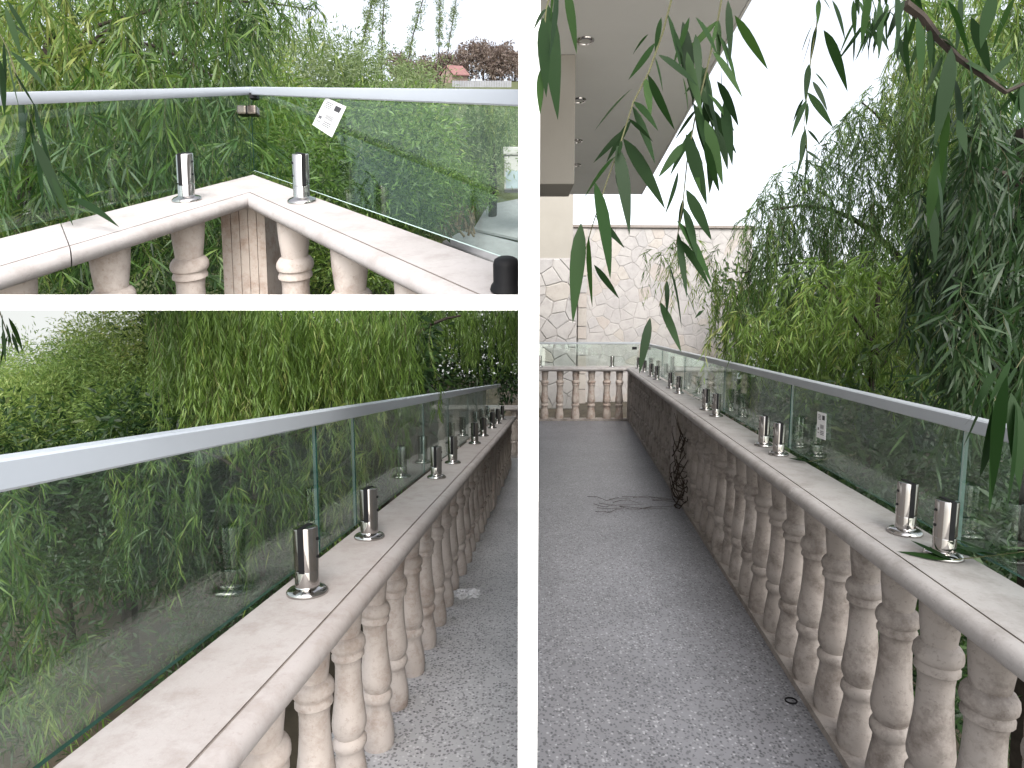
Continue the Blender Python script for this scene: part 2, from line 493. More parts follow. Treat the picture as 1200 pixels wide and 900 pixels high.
def spigot(fr, x, y, z, s, parent, kind='pair'):
    """round glass clamp: flange, split body with a black gasket on the glass side, screw heads"""
    base = fr.P(x, y, z + 0.0005)
    r = 0.0295 * s
    h = 0.170 * s
    sp = bpy.data.objects.new('spigot', None); sp.empty_display_size = 0.05
    link(sp, parent); sp.location = base
    def put(name, V, Fc, mat, smooth=True):
        o = mesh_obj(name, V, Fc, mat, sp, smooth=smooth)
        return o
    fl = [(0.050 * s, 0), (0.051 * s, 0.003 * s), (0.0495 * s, 0.008 * s), (0.044 * s, 0.013 * s), (0.036 * s, 0.016 * s), (0.030 * s, 0.018 * s), (0.028 * s, 0.022 * s)]
    V, Fc = lathe_local(fr, fl); put('flange', V, Fc, M['steel'])
    # split body: cylinder flattened on the outer side above a step
    def shell(a0, a1, z0, z1, rr, ns=20):
        V, Fc = [], []
        zs = [z0, z1 - 0.004 * s, z1 - 0.001 * s, z1]; rsx = [rr, rr, rr * .96, rr * .88]
        for zz, r2 in zip(zs, rsx):
            for k in range(ns + 1):
                a = a0 + (a1 - a0) * k / ns
                V.append(fr.disc(math.cos(a) * r2, math.sin(a) * r2) + Z * zz)
        m = ns + 1
        for i in range(3):
            for k in range(ns):
                Fc.append((i * m + k, i * m + k + 1, (i + 1) * m + k + 1, (i + 1) * m + k))
            Fc.append((i * m + ns, i * m, (i + 1) * m, (i + 1) * m + ns))
        Fc.append(tuple(range(m))[::-1]); Fc.append(tuple(range(3 * m, 4 * m)))
        return V, Fc
    V, Fc = shell(-math.pi, math.pi * 0.999, 0.018 * s, 0.062 * s, r * 0.985); put('body_foot', V, Fc, M['steel'])
    V, Fc = shell(math.radians(104), math.radians(256), 0.060 * s, h, r); put('clamp_body', V, Fc, M['steel'])
    # gasket slab standing in the slot, between body and outer jaw
    hw = r * 1.01
    P0 = fr.disc(r * -0.225, -hw) + Z * 0.058 * s
    V = box_pts(P0, fr.disc(r * 0.485, 0), fr.disc(0, 2 * hw), Z * (h + 0.001 * s - 0.058 * s)); put('gasket', V, BOXF, M['gasket'], False)
    V, Fc = shell(math.radians(-74), math.radians(74), 0.066 * s, h - 0.002 * s, r); put('outer_jaw', V, Fc, M['steel'])
    for zz in (0.095, 0.140):
        V = []
        c = fr.disc(-r * 1.0, 0) + Z * zz * s
        for dx in (0, -0.0022 * s):
            for k in range(10):
                a = 2 * math.pi * k / 10
                V.append(c + fr.disc(dx, math.cos(a) * 0.0042 * s) + Z * math.sin(a) * 0.0042 * s)
        Fc = [(k, (k + 1) % 10, 10 + (k + 1) % 10, 10 + k) for k in range(10)] + [tuple(range(10)), tuple(range(10, 20))]
        put('screw', V, Fc, M['gasket'], False)
    return sp

def coping_profile(W, H, t=0.062, nose=0.030):
    """top with a scored line, bull nose on the inner side; returns profile, smooth flags, material index"""
    pr = [(W, H), (0.006, H)]                          # flat top
    pr += [(0.006, H - 0.0035), (0.000, H - 0.0035), (0.000, H - 0.0005)]   # the groove
    sm = [0, 0, 0, 0, 0]; fm = [0, 1, 1, 1, 0]
    for k in range(1, 10):
        a = math.pi / 2 + math.pi * k / 9.5
        pr.append((-0.012 + math.cos(a) * nose, H - t / 2 + math.sin(a) * t / 2)); sm.append(1); fm.append(0)
    pr += [(0.0, H - t), (W - 0.012, H - t), (W, H - t + 0.012)]
    sm += [0, 0, 0]; fm += [0, 0, 0]
    return pr, [bool(v) for v in sm], fm

def coping(fr, parent, W, H, ys, mat, k0=0, k1=0, t=0.062, nose=0.030):
    pr, sm, fm = coping_profile(W, H, t, nose)
    for i in range(len(ys) - 1):
        a, b2 = ys[i], ys[i + 1]
        first, last = i == 0, i == len(ys) - 2
        dz = random.uniform(-0.0012, 0.0012)
        p2 = [(x, z + dz) for x, z in pr]
        sweep('coping_stone', fr, p2, a + (0 if first else 0.0022), b2 - (0 if last else 0.0022), [mat, M['groove']], parent,
              k0 if first else 0, k1 if last else 0, smooth=sm, fmat=fm)

def glass_pane(fr, parent, x, ya, yb, z0, z1, th=0.010, lit_bottom=False, name='glass_pane', mat='glass'):
    P = np.array([fr.P(x, ya, z0), fr.P(x + th, ya, z0), fr.P(x + th, yb, z0), fr.P(x, yb, z0),
                  fr.P(x, ya, z1), fr.P(x + th, ya, z1), fr.P(x + th, yb, z1), fr.P(x, yb, z1)])
    # faces: bottom, top, end a, outer, end b, inner
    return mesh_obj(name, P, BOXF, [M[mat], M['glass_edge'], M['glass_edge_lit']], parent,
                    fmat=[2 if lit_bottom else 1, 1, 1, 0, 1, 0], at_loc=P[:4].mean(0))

def handrail(fr, parent, x, y0, y1, z0, z1, w, mat, k0=0, k1=0):
    c = 0.004
    a, b2 = x - w / 2, x + w / 2
    pr = [(a + c, z0), (b2 - c, z0), (b2, z0 + c), (b2, z1 - c), (b2 - c, z1), (a + c, z1), (a, z1 - c), (a, z0 + c)]
    return sweep('handrail', fr, pr, y0, y1, mat, parent, k0, k1)

# ------------------------------------------------------------------ foliage
def leaf_mesh_arrays(B, D, L, Wd, droop=0.25, stations=(0.0, 0.32, 0.68, 1.0), widths=(0.0, 1.0, 0.72, 0.0), side=None, fold=0.0):
    """lance-shaped leaves: base points, directions, lengths, widths -> vertices, triangles, random value per vertex"""
    n = len(B)
    D = D / np.linalg.norm(D, axis=1, keepdims=True)
    if side is None:
        side = rng.normal(size=(n, 3))
    S = np.cross(D, side); S /= np.maximum(np.linalg.norm(S, axis=1, keepdims=True), 1e-6)
    N = np.cross(D, S)
    mid = [B + D * (L * t)[:, None] - Z[None] * (L * droop * t * t)[:, None] for t in stations]
    V = [mid[0]]
    for k in range(1, len(stations) - 1):
        w = (Wd * widths[k] * 0.5)[:, None]
        off = N * (w * fold)
        V += [mid[k] - S * w + off, mid[k] + S * w + off]
    V.append(mid[-1])
    m = len(V)
    V = np.stack(V, 1).reshape(-1, 3)
    t = [(0, 2, 1)]
    for k in range(1, len(stations) - 2):
        a = 1 + 2 * (k - 1)
        t += [(a, a + 1, a + 3), (a, a + 3, a + 2)]
    a = m - 3
    t.append((a, a + 1, m - 1))
    T = (np.array(t)[None] + (np.arange(n) * m)[:, None, None]).reshape(-1, 3)
    return V, T, m

def leaves_obj(name, parts, mat, parent, keep=None, rnd_bias=None, simple=False, fold=0.0):
    """parts: list of (B, D, L, W, droop)"""
    VV, TT, RR = [], [], []; k = 0
    for B, D, L, Wd, droop, *sv in parts:
        sv = sv[0] if sv else None
        if keep is not None:
            tip = B + D / np.linalg.norm(D, axis=1, keepdims=True) * L[:, None] - Z[None] * (L * droop)[:, None]
            x, y, d = pix(tip); x2, y2, d2 = pix(B)
            ok = keep(x, y, d) & keep(x2, y2, d2)
            B, D, L, Wd = B[ok], D[ok], L[ok], Wd[ok]
            sv = sv[ok] if sv is not None else None
        if not len(B): continue
        if simple: V, T, m = leaf_mesh_arrays(B, D, L, Wd, droop, (0.0, 0.45, 1.0), (0, 1.0, 0))
        else: V, T, m = leaf_mesh_arrays(B, D, L, Wd, droop, fold=fold)
        r = rng.beta(2.0, 2.2, size=len(B))
        if sv is not None: r = r * 0.55 + sv * 0.5
        r = np.clip(r + (rnd_bias(B) if rnd_bias else 0), 0, 0.995)
        VV.append(V); TT.append(T + k); RR.append(np.repeat(r, m)); k += len(V)
    return fast_mesh(name, np.concatenate(VV), np.concatenate(TT), mat, parent, np.concatenate(RR))

def strands(A, L, leaf_len, leaf_w, per_m, drift=0.12, spread=0.55, arc=0.0, fine=0.72):
    """hanging willow shoots: returns leaf parts and stem polylines"""
    n = len(A); leaf_w = leaf_w * fine; per_m = per_m * 1.3; spread = spread * fine
    dr = rng.normal(size=(n, 2)) * drift
    az = rng.uniform(0, 2 * math.pi, n)
    cnt = np.maximum(3, (L * per_m).astype(int))
    idx = np.repeat(np.arange(n), cnt)
    t = np.concatenate([(np.arange(c) + rng.uniform(0, 1, c)) / c for c in cnt])
    def pos(i, t):
        Li = L[i]
        out = arc * Li * (1 - (1 - t) ** 2)
        x = A[i, 0] + dr[i, 0] * Li * t + np.cos(az[i]) * out + 0.02 * np.sin(t * 9 + az[i] * 3)
        y = A[i, 1] + dr[i, 1] * Li * t + np.sin(az[i]) * out + 0.02 * np.cos(t * 8 + az[i] * 5)
        z = A[i, 2] - Li * (t if arc == 0 else (0.15 * t + 0.85 * t * t)) + (arc * Li * 0.35 * np.sin(t * math.pi * .6) if arc else 0)
        return np.stack([x, y, z], 1)
    B = pos(idx, t)
    tg = pos(idx, np.minimum(t + 0.02, 1.02)) - B
    tg /= np.linalg.norm(tg, axis=1, keepdims=True)
    lat = rng.normal(size=(len(B), 3)); lat[:, 2] *= 0.4
    lat /= np.linalg.norm(lat, axis=1, keepdims=True)
    D = tg * 0.75 + lat * spread
    LL = leaf_len * rng.uniform(0.65, 1.25, len(B)); WW = leaf_w * rng.uniform(0.75, 1.25, len(B))
    ts = np.linspace(0, 1, 6)
    stems = np.stack([pos(np.arange(n), np.full(n, q)) for q in ts], 1)
    sv = rng.uniform(0, 1, n)[idx]
    return (B, D, LL, WW, 0.22, sv), stems

def stems_obj(name, stems, r0, mat, parent, keep=None):
    """thin three-sided tubes along many polylines, (n, k, 3)"""
    n, k, _ = stems.shape
    if keep is not None:
        x, y, d = pix(stems.reshape(-1, 3)); ok = keep(x, y, d).reshape(n, k).all(1)
        stems = stems[ok]; n = len(stems)
    if not n: return None
    offs = np.array([[1, 0, 0], [-0.5, 0.87, 0], [-0.5, -0.87, 0]])
    rad = (r0 * (1 - 0.75 * np.linspace(0, 1, k)))[None, :, None, None]
    V = (stems[:, :, None, :] + offs[None, None] * rad).reshape(-1, 3)
    t = []
    for i in range(k - 1):
        for j in range(3):
            a, b2 = i * 3 + j, i * 3 + (j + 1) % 3
            t += [(a, b2, b2 + 3), (a, b2 + 3, a + 3)]
    T = (np.array(t)[None] + (np.arange(n) * k * 3)[:, None, None]).reshape(-1, 3)
    o = fast_mesh(name, V, T, mat, parent, smooth=True); o['kind'] = 'stuff'
    return o

def in_poly(px, py, poly):
    inside = np.zeros(len(px), bool)
    n = len(poly)
    for i in range(n):
        x1, y1 = poly[i]; x2, y2 = poly[(i + 1) % n]
        c = ((y1 > py) != (y2 > py)) & (px < (x2 - x1) * (py - y1) / (y2 - y1 + 1e-9) + x1)
        inside ^= c
    return inside

def hank_points(poly, n, d0, d1, size=0.055, per=8):
    """shoots bunched in hanks, as willow twigs hang"""
    c = poly_points(poly, max(2, n // per), d0, d1)
    k = rng.integers(0, len(c), n)
    off = rng.normal(size=(n, 3)) * np.array([size, size, size * 1.6])
    return c[k] + off

def poly_points(poly, n, d0, d1):
    xs = [p[0] for p in poly]; ys = [p[1] for p in poly]
    X, Y = np.zeros(0), np.zeros(0)
    while len(X) < n:
        x = rng.uniform(min(xs), max(xs), n * 2); y = rng.uniform(min(ys), max(ys), n * 2)
        ok = in_poly(x, y, poly); X = np.concatenate([X, x[ok]]); Y = np.concatenate([Y, y[ok]])
    return at_many(X[:n], Y[:n], rng.uniform(d0, d1, n))

def bush_leaves(C, rad, per, leaf_len, leaf_w, up=0.3, flat=1.0):
    """leaf clumps: per leaves round each clump centre"""
    n = len(C)
    rad = np.broadcast_to(rad, (n,))
    v = rng.normal(size=(n * per, 3)); v /= np.linalg.norm(v, axis=1, keepdims=True)
    q = rng.uniform(0.15, 1, n * per) ** 0.6
    B = np.repeat(C, per, 0) + v * (q * np.repeat(rad, per))[:, None] * np.array([1, 1, flat])
    D = v + rng.normal(size=v.shape) * 0.55 + Z[None] * up
    return (B, D, leaf_len * rng.uniform(0.6, 1.3, n * per), leaf_w * rng.uniform(0.7, 1.3, n * per), 0.25)

# picture windows of the three balconies, used to keep each garden on its own side of the dividing walls
def keep_tl(x, y, d): return (y < 350) & (x < 612) & (x > -160) & (d > 0.3)
def keep_bl(x, y, d): return (y > 360) & (x < 613) & (d > 0.3)
def keep_r(x, y, d): return (x > 628) & (d > 0.3)

# ================================================================== SETTING
# ------- dividing house wall (seen end-on, stone-clad on both sides) and the floor edge between the upper and lower balcony
WY0 = 0.90
def radial(px, depth): return (px - 600) / F * depth
wall_root = thing('house_wall', 'narrow white end of the house wall standing between the balconies', None, kind='structure')
def wedge(name, y0, y1, pxa, pxb, z0, z1, mat, parent):
    P = []
    for z in (z0, z1):
        P += [(radial(pxa, y0), y0, z), (radial(pxb, y0), y0, z), (radial(pxb, y1), y1, z), (radial(pxa, y1), y1, z)]
    return mesh_obj(name, P, [(0, 3, 2, 1), (4, 5, 6, 7), (0, 1, 5, 4), (1, 2, 6, 5), (2, 3, 7, 6), (3, 0, 4, 7)], mat, parent, at_loc=(radial(619, y0), y0, z0))
# pixel columns are at depth = y*cos(PITCH) near the horizon, close enough to y for this narrow wedge
wedge('wall_end', WY0, WY0 + 0.02, 607.5, 631.5, 0.05, 3.0, M['white'], wall_root)
wedge('wall_core', WY0 + 0.0203, 9.4, 612, 627, 0.05, 3.0, M['beige'], wall_root)

def clip_poly(poly, nx, ny, c):
    """keep the part of a polygon where nx*x + ny*y <= c"""
    out = []
    for i in range(len(poly)):
        p, q = poly[i], poly[(i + 1) % len(poly)]
        a, b2 = nx * p[0] + ny * p[1] - c, nx * q[0] + ny * q[1] - c
        if a <= 0: out.append(p)
        if (a < 0) != (b2 < 0) and abs(a - b2) > 1e-9:
            t = a / (a - b2); out.append((p[0] + (q[0] - p[0]) * t, p[1] + (q[1] - p[1]) * t))
    return out

def stone_cells(U, V, size, joint, seed):
    """crazy-paving outlines filling a U x V rectangle"""
    r = random.Random(seed)
    nu, nv = max(1, round(U / size)), max(1, round(V / (size * 0.85)))
    S = []
    for j in range(nv):
        for i in range(nu + 1):
            if r.random() < 0.16: continue
            S.append(((i + (0.5 if j % 2 else 0) + r.uniform(-.5, .5)) * U / nu, (j + 0.5 + r.uniform(-.47, .47)) * V / nv))
    cells = []
    for k, (x, y) in enumerate(S):
        poly = [(joint, joint), (U - joint, joint), (U - joint, V - joint), (joint, V - joint)]
        for m, (x2, y2) in enumerate(S):
            if m == k: continue
            dx, dy = x2 - x, y2 - y; L = math.hypot(dx, dy)
            if L > size * 3 or L < 1e-6: continue
            nx, ny = dx / L, dy / L
            c = nx * (x + x2) / 2 + ny * (y + y2) / 2 - joint / 2
            poly = clip_poly(poly, nx, ny, c)
            if len(poly) < 3: break
        if len(poly) >= 3:
            ar = 0.5 * abs(sum(poly[i][0] * poly[(i + 1) % len(poly)][1] - poly[(i + 1) % len(poly)][0] * poly[i][1] for i in range(len(poly))))
            if ar > size * size * 0.06: cells.append(poly)
    return cells

def stone_prism(poly, o, u, v, nrm, depth, r):
    """raised stone with a chamfered face"""
    n = len(poly)
    cx = sum(p[0] for p in poly) / n; cy = sum(p[1] for p in poly) / n
    k = 0.90
    A = [o + u * x + v * y for x, y in poly]
    B = [p + nrm * depth * 0.7 for p in A]
    Cc = [o + u * (cx + (x - cx) * k) + v * (cy + (y - cy) * k) + nrm * (depth * r.uniform(0.85, 1.2)) for x, y in poly]
    Vv = A + B + Cc
    Fc = [(i, (i + 1) % n, n + (i + 1) % n, n + i) for i in range(n)] + [(n + i, n + (i + 1) % n, 2 * n + (i + 1) % n, 2 * n + i) for i in range(n)]
    Fc.append(tuple(range(2 * n, 3 * n)))
    return Vv, Fc

# stone cladding of the house wall's two sides, with windows (only the railings' glass shows them, mirrored)
def clad_side(px, sign, name):
    a = np.array([radial(px, WY0 + 0.05), WY0 + 0.05, 0.1]); b2 = np.array([radial(px, 9.2), 9.2, 0.1])
    u = unit(b2 - a); nrm = np.array([sign * u[1], -sign * u[0], 0.0])
    U = np.linalg.norm(b2 - a)
    r = random.Random(5)
    VV, FF, MM = [], [], []
    wins = [(1.2, 2.3), (3.6, 4.9), (6.3, 7.5)]
    for poly in stone_cells(U, 2.8, 0.34, 0.022, 11 + sign):
        cx = sum(p[0] for p in poly) / len(poly); cy = sum(p[1] for p in poly) / len(poly)
        if any(w0 - .1 < cx < w1 + .1 for w0, w1 in wins) and 0.85 < cy < 2.2: continue
        dep = 0.006 if cx < 1.5 else 0.012
        v, f = stone_prism(poly, a, u, Z, nrm, dep, r)
        k = len(VV); VV += v; FF += [tuple(i + k for i in q) for q in f]; MM += [r.randrange(len(M['stones']))] * len(f)
    o = mesh_obj(name, VV, FF, M['stones'], wall_root, fmat=MM); o['kind'] = 'stuff'
    for w0, w1 in wins:
        f = 0.006
        def bar(nm, ua, ub, za, zb, dep, mat, par):
            return box(nm, a + u * ua + Z * za, u * (ub - ua), nrm * dep, Z * (zb - za), mat, par)
        win = bar('window', w0, w1, 0.95, 2.15, 0.002, M['darkpane'], wall_root)
        for nm, q in (('window_frame', (w0 - .07, w0, .95, 2.15)), ('window_frame', (w1, w1 + .07, .95, 2.15)), ('window_frame', (w0 - .07, w1 + .07, 2.152, 2.22)),
                      ('mullion', ((w0 + w1) / 2 - .03, (w0 + w1) / 2 + .03, .952, 2.148)), ('window_sill', (w0 - .14, w1 + .14, .84, .948))):
            c = bar(nm, *q, f, M['white'], win)
            c.location = np.array(c.location) - np.array(win.location)
clad_side(626.8, 1, 'stone_cladding')
clad_side(612.2, -1, 'stone_cladding')

# thin white floor edge closing the lower balcony's view from the upper one's
fe = thing('floor_edge', 'thin white floor edge between the upper corner balcony and the lower balcony', None, kind='structure')
P = []
for d in (WY0 + 0.002, WY0 + 0.035):
    P += [at(-130, 345.5, d), at(606.8, 345.5, d), at(606.8, 363.5, d), at(-130, 363.5, d)]
mesh_obj('edge_strip', P, [(0, 1, 2, 3), (4, 7, 6, 5), (0, 4, 5, 1), (1, 5, 6, 2), (2, 6, 7, 3), (3, 7, 4, 0)], M['white'], fe)

# ------- ground of the gardens below the balconies
def ground_z(x, y):
    return -2.9 + 0.25 * np.sin(x * 0.6 + 1) * np.cos(y * 0.5) + 0.12 * np.sin(x * 2.1 + y * 1.7) - 0.02 * np.maximum(y - 4, 0)
nx, ny = 120, 120
gx = np.linspace(-60, 60, nx); gy = np.linspace(-4, 62, ny)
gx = np.sign(gx) * np.abs(gx / 60) ** 1.8 * 60; gy = -4 + ((gy + 4) / 66) ** 1.8 * 66
GX, GY = np.meshgrid(gx, gy, indexing='ij')
GV = np.stack([GX, GY, ground_z(GX, GY)], -1).reshape(-1, 3)
ii, jj = np.meshgrid(np.arange(nx - 1), np.arange(ny - 1), indexing='ij'); b0 = (ii * ny + jj).ravel()
GT = np.concatenate([np.stack([b0, b0 + ny, b0 + ny + 1], 1), np.stack([b0, b0 + ny + 1, b0 + 1], 1)])
tag(fast_mesh('ground', GV, GT, M['soil'], smooth=True), 'dark garden soil far below the balconies', kind='structure')

# ================================================================== RIGHT: long terrazzo balcony
dR = unit(ray(666, 381)); eR = unit(np.array([dR[1], -dR[0], 0]))
fR = Frame(EYE - Z * 1.51 + eR * 0.951, eR, dR)
HC, WR = 0.85, 0.20
# floor sheet between the house wall and the balustrade
P = [fR.P(0.22, 0.3, 0), fR.P(0.22, 9.45, 0), np.array([radial(618, 9.45), 9.45, 0.0]), np.array([radial(618, WY0), WY0 + 0.01, 0.0]), np.array([0.1, 0.3, 0.0])]
V = P + [p - Z * 0.16 for p in P]
fl = mesh_obj('terrace_floor', V, [(0, 1, 2, 3, 4), (9, 8, 7, 6, 5)] + [(i, i + 5, (i + 1) % 5 + 5, (i + 1) % 5) for i in range(5)], M['floor_r'])
tag(fl, 'grey speckled terrazzo floor of the long balcony beside the stone end wall', kind='structure')

def make_balusters(fr, parent, xs_ys, H, hgt, rs, mat, cuts=None, jit=True):
    meshes = [baluster_mesh('baluster', fr, hgt, rs, mat), baluster_mesh('baluster', fr, hgt, rs * 0.96, mat)]
    for i, (x, y) in enumerate(xs_ys):
        if cuts is not None and cuts[i] is not None:
            me = baluster_mesh('baluster', fr, hgt, rs, mat, cut=cuts[i])
        else:
            me = meshes[random.randrange(2)]
        o = bpy.data.objects.new('baluster', me); link(o, parent)
        o.location = fr.P(x, y, H)
        if jit and cuts is None:
            o.rotation_euler = (random.uniform(-.012, .012), random.uniform(-.012, .012), random.uniform(0, 6.28))

bal_R = thing('stone_balustrade', 'long weathered beige balustrade with turned balusters beside the grey terrazzo floor', 'balustrade', 'balcony balustrades')
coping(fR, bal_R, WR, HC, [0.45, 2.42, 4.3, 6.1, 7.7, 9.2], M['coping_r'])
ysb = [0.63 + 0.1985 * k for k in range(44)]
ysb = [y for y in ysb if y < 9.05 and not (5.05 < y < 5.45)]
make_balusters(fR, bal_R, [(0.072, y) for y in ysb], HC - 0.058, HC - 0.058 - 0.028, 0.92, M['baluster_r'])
sweep('plinth', fR, [(0.004, 0.0), (0.15, 0.0), (0.15, 0.03), (0.004, 0.03)], 0.45, 9.2, M['baluster_r'], bal_R)
for y in (5.25, 9.22):
    o = box('post', fR.P(-0.004, y - 0.12, 0.0), fR.e * 0.17, fR.d * 0.24, Z * (HC - 0.063), M['baluster_r'], bal_R, bevel=0.006)

rail_R = thing('glass_railing', 'clear glass railing on steel clamps along the long balcony, paper sticker on one pane', 'railing', 'glass balcony railings')
handrail(fR, rail_R, WR + 0.022, 0.45, 9.27, HC + 0.352, HC + 0.394, 0.042, M['rail_r'])
edges = [0.45, 1.81, 3.15, 4.46, 5.96, 7.39, 9.24]
panes = []
for i in range(len(edges) - 1):
    panes.append(glass_pane(fR, rail_R, WR + 0.016, edges[i] + 0.006, edges[i + 1] - 0.006, HC + 0.012, HC + 0.354))
for y in (0.75, 1.716, 1.908, 3.035, 3.262, 4.30, 4.62, 5.73, 6.19, 7.15, 7.62, 8.3, 9.0):
    spigot(fR, 0.125, y, HC, 0.98, rail_R)

def child_local(o, par):
    o.parent = par
    o.location = np.array(o.location) - np.array(par.location)
    return o

def sticker(fr, x, corners, par, toward=-1):
    """paper sticker on a pane; corners = four pixels, in order"""
    pts = []
    for px, py in corners:
        y, z = fr.solve(px, py, x=x); pts.append(fr.P(x, y, z))
    pts = np.array(pts); c = pts.mean(0)
    th = fr.e * 0.0006 * toward
    o = mesh_obj('sticker', list(pts) + list(pts + th), [(0, 1, 2, 3), (4, 5, 6, 7), (0, 1, 5, 4), (1, 2, 6, 5), (2, 3, 7, 6), (3, 0, 4, 7)], M['paper'], None, at_loc=c)
    o.parent = par; o.location = c - np.array(par.location)
    a, b2, d2 = pts[0], pts[1] - pts[0], pts[3] - pts[0]
    VV, FF, MM = [], [], []
    def mark(u0, u1, v0, v1, k):
        q = [a + b2 * u + d2 * v + th * 1.6 for u, v in ((u0, v0), (u1, v0), (u1, v1), (u0, v1))]
        n = len(VV); VV.extend(q); FF.append((n, n + 1, n + 2, n + 3)); MM.append(k)
    mark(0.58, 0.86, 0.10, 0.27, 0)
    for j in range(4): mark(0.12, 0.46, 0.10 + j * 0.055, 0.125 + j * 0.055, 1)
    for j in range(7): mark(0.40 + j * 0.055, 0.43 + j * 0.055, 0.46, 0.62, 1)
    for j in range(3): mark(0.40, 0.80, 0.70 + j * 0.06, 0.73 + j * 0.06, 1)
    mark(0.10, 0.26, 0.60, 0.70, 1); mark(0.10, 0.30, 0.78, 0.81, 1)
    p = mesh_obj('print', VV, FF, [M['ink'], M['ink_grey']], None, fmat=MM, at_loc=c)
    p.parent = o; p.location = (0, 0, 0)
    return o
sticker(fR, WR + 0.0155, [(958, 482), (968.5, 485), (967.5, 516), (957, 512)], panes[1])

# end balustrade of the long balcony, in front of the stone wall
fE = Frame(fR.P(0.03, 9.22, 0), (0, 1, 0), (-1, 0, 0))
bal_E = thing('stone_balustrade', 'short beige balustrade across the balcony end in front of the stone wall', 'balustrade', 'balcony balustrades')
coping(fE, bal_E, WR, HC, [-0.20, 0.75, 1.52], M['coping_r'])
make_balusters(fE, bal_E, [(0.075, y) for y in (0.16, 0.36, 0.60, 0.85, 1.10, 1.34)], HC - 0.058, HC - 0.058 - 0.028, 1.0, M['post'])
sweep('plinth', fE, [(0.004, 0.0), (0.15, 0.0), (0.15, 0.03), (0.004, 0.03)], 0.02, 1.52, M['baluster_r'], bal_E)
rail_E = thing('glass_railing', 'low glass railing standing on the end balustrade before the stone wall', 'railing', 'glass balcony railings')
handrail(fE, rail_E, WR + 0.022, -0.21, 1.52, HC + 0.356, HC + 0.390, 0.036, M['rail_r'])
glass_pane(fE, rail_E, WR + 0.016, -0.17, 1.5, HC + 0.012, HC + 0.358)
for y in (0.27, 1.42): spigot(fE, 0.12, y, HC, 1.0, rail_E)
box('corner_clamp', fE.P(WR - 0.01, -0.13, HC + 0.27), fE.d * 0.07, fE.e * 0.03, Z * 0.045, M['gasket'], rail_E)

# stone boundary wall behind
def stone_wall(name, label, o, u, v_h, U, thick, size, seed, mats, cap=True, depth=0.007, wall_mat='mortar'):
    root = thing(name, label, 'wall')
    u = unit(u); nrm = unit(np.cross(u, Z))            # towards the viewer when u points right
    box('wall_body', o, u * U, -nrm * thick, Z * v_h, M[wall_mat], root)
    r = random.Random(seed)
    for poly in stone_cells(U, v_h, size, 0.010, seed):
        v, f = stone_prism(poly, np.asarray(o, float), u, Z, nrm, depth * r.uniform(0.7, 1.4), r)
        mesh_obj('stone', v, f, mats[r.choice([0, 0, 1, 1, 2, 2, 3, 4, 5])], root, at_loc=v[0])
    if cap:
        box('wall_cap', np.asarray(o, float) + nrm * 0.05 + Z * v_h - u * 0.03, u * (U + 0.06), -nrm * (thick + 0.1), Z * 0.055, M['groove'], root, bevel=0.008)
    return root
WALLY = 11.3
xw0 = radial(640, WALLY)
stone_wall('boundary_wall', 'pale irregular stone boundary wall with dark capping behind the balcony end', (xw0, WALLY, 0.0), (1, 0.04, 0), 3.36, 4.0, 0.25, 0.225, 3, M['stones'])
# brown stone pier on that wall
pier = thing('stone_pier', 'narrow brownish stone pier standing against the pale boundary wall', 'pier')
xp = radial(677, WALLY - 0.2)
zz = 0.0; k = 0
while zz < 3.30:
    hh = random.uniform(0.24, 0.36)
    box('stone', (xp, WALLY - 0.17, zz), (0.165, 0, 0), (0, 0.15, 0), (0, 0, hh - 0.012), M['stones'][(3, 5, 3, 4)[k % 4]], pier, bevel=0.006)
    zz += hh; k += 1
# house parts over the long balcony
hs = thing('house_corner', 'beige rendered house column standing on a stone base at the balcony end', 'house')
box('column', (radial(627, 10.4), 10.4, 2.69), (radial(670, 10.4) - radial(627, 10.4), 0, 0), (0, 0.35, 0), (0, 0, 1.5), M['beige'], hs)
o0 = np.array([radial(627, 10.3), 10.38, 0.0]); Ub = radial(676, 10.3) - radial(627, 10.3)
base = box('stone_base', o0, (Ub, 0, 0), (0, 0.5, 0), (0, 0, 2.688), M['mortar'], hs)
rr = random.Random(9)
for poly in stone_cells(Ub, 2.68, 0.26, 0.010, 21):
    v, f = stone_prism(poly, o0, RT, Z, np.array([0, -1.0, 0]), 0.018, rr)
    c = mesh_obj('stone', v, f, M['stones'][rr.choice([0, 1, 1, 2, 4, 5])], None, at_loc=v[0]); child_local(c, base)
roof = thing('roof_overhang', 'grey rendered roof overhang with round downlights above the long balcony', 'roof')
ZS, yS0, yS1 = 3.11, 1.5, 7.45
fS = Frame(EYE - Z * 1.51, eR, dR)
def lat(px, d): return radial(px, d)
P = [fS.P(0.87, yS0, ZS), fS.P(0.87, yS1, ZS), np.array([radial(627, yS1), fS.P(0.87, yS1, 0)[1], ZS]), np.array([radial(627, yS0), fS.P(0.87, yS0, 0)[1], ZS])]
V = P + [p + Z * 0.26 for p in P]
mesh_obj('soffit_slab', V, [(3, 2, 1, 0), (4, 5, 6, 7), (0, 1, 5, 4), (1, 2, 6, 5), (2, 3, 7, 6), (3, 0, 4, 7)], M['soffit'], roof)
box('fascia_trim', fS.P(0.872, yS0, ZS - 0.004), fS.e * 0.014, fS.d * (yS1 - yS0), Z * 0.05, M['soffit'], roof)
box('beam', (radial(620, 3.7), 3.62, 2.36), (radial(671, 3.62) - radial(620, 3.7), 0, 0), (0, 0.35, 0), (0, 0, ZS - 2.362), M['beige'], roof, bevel=0.006)
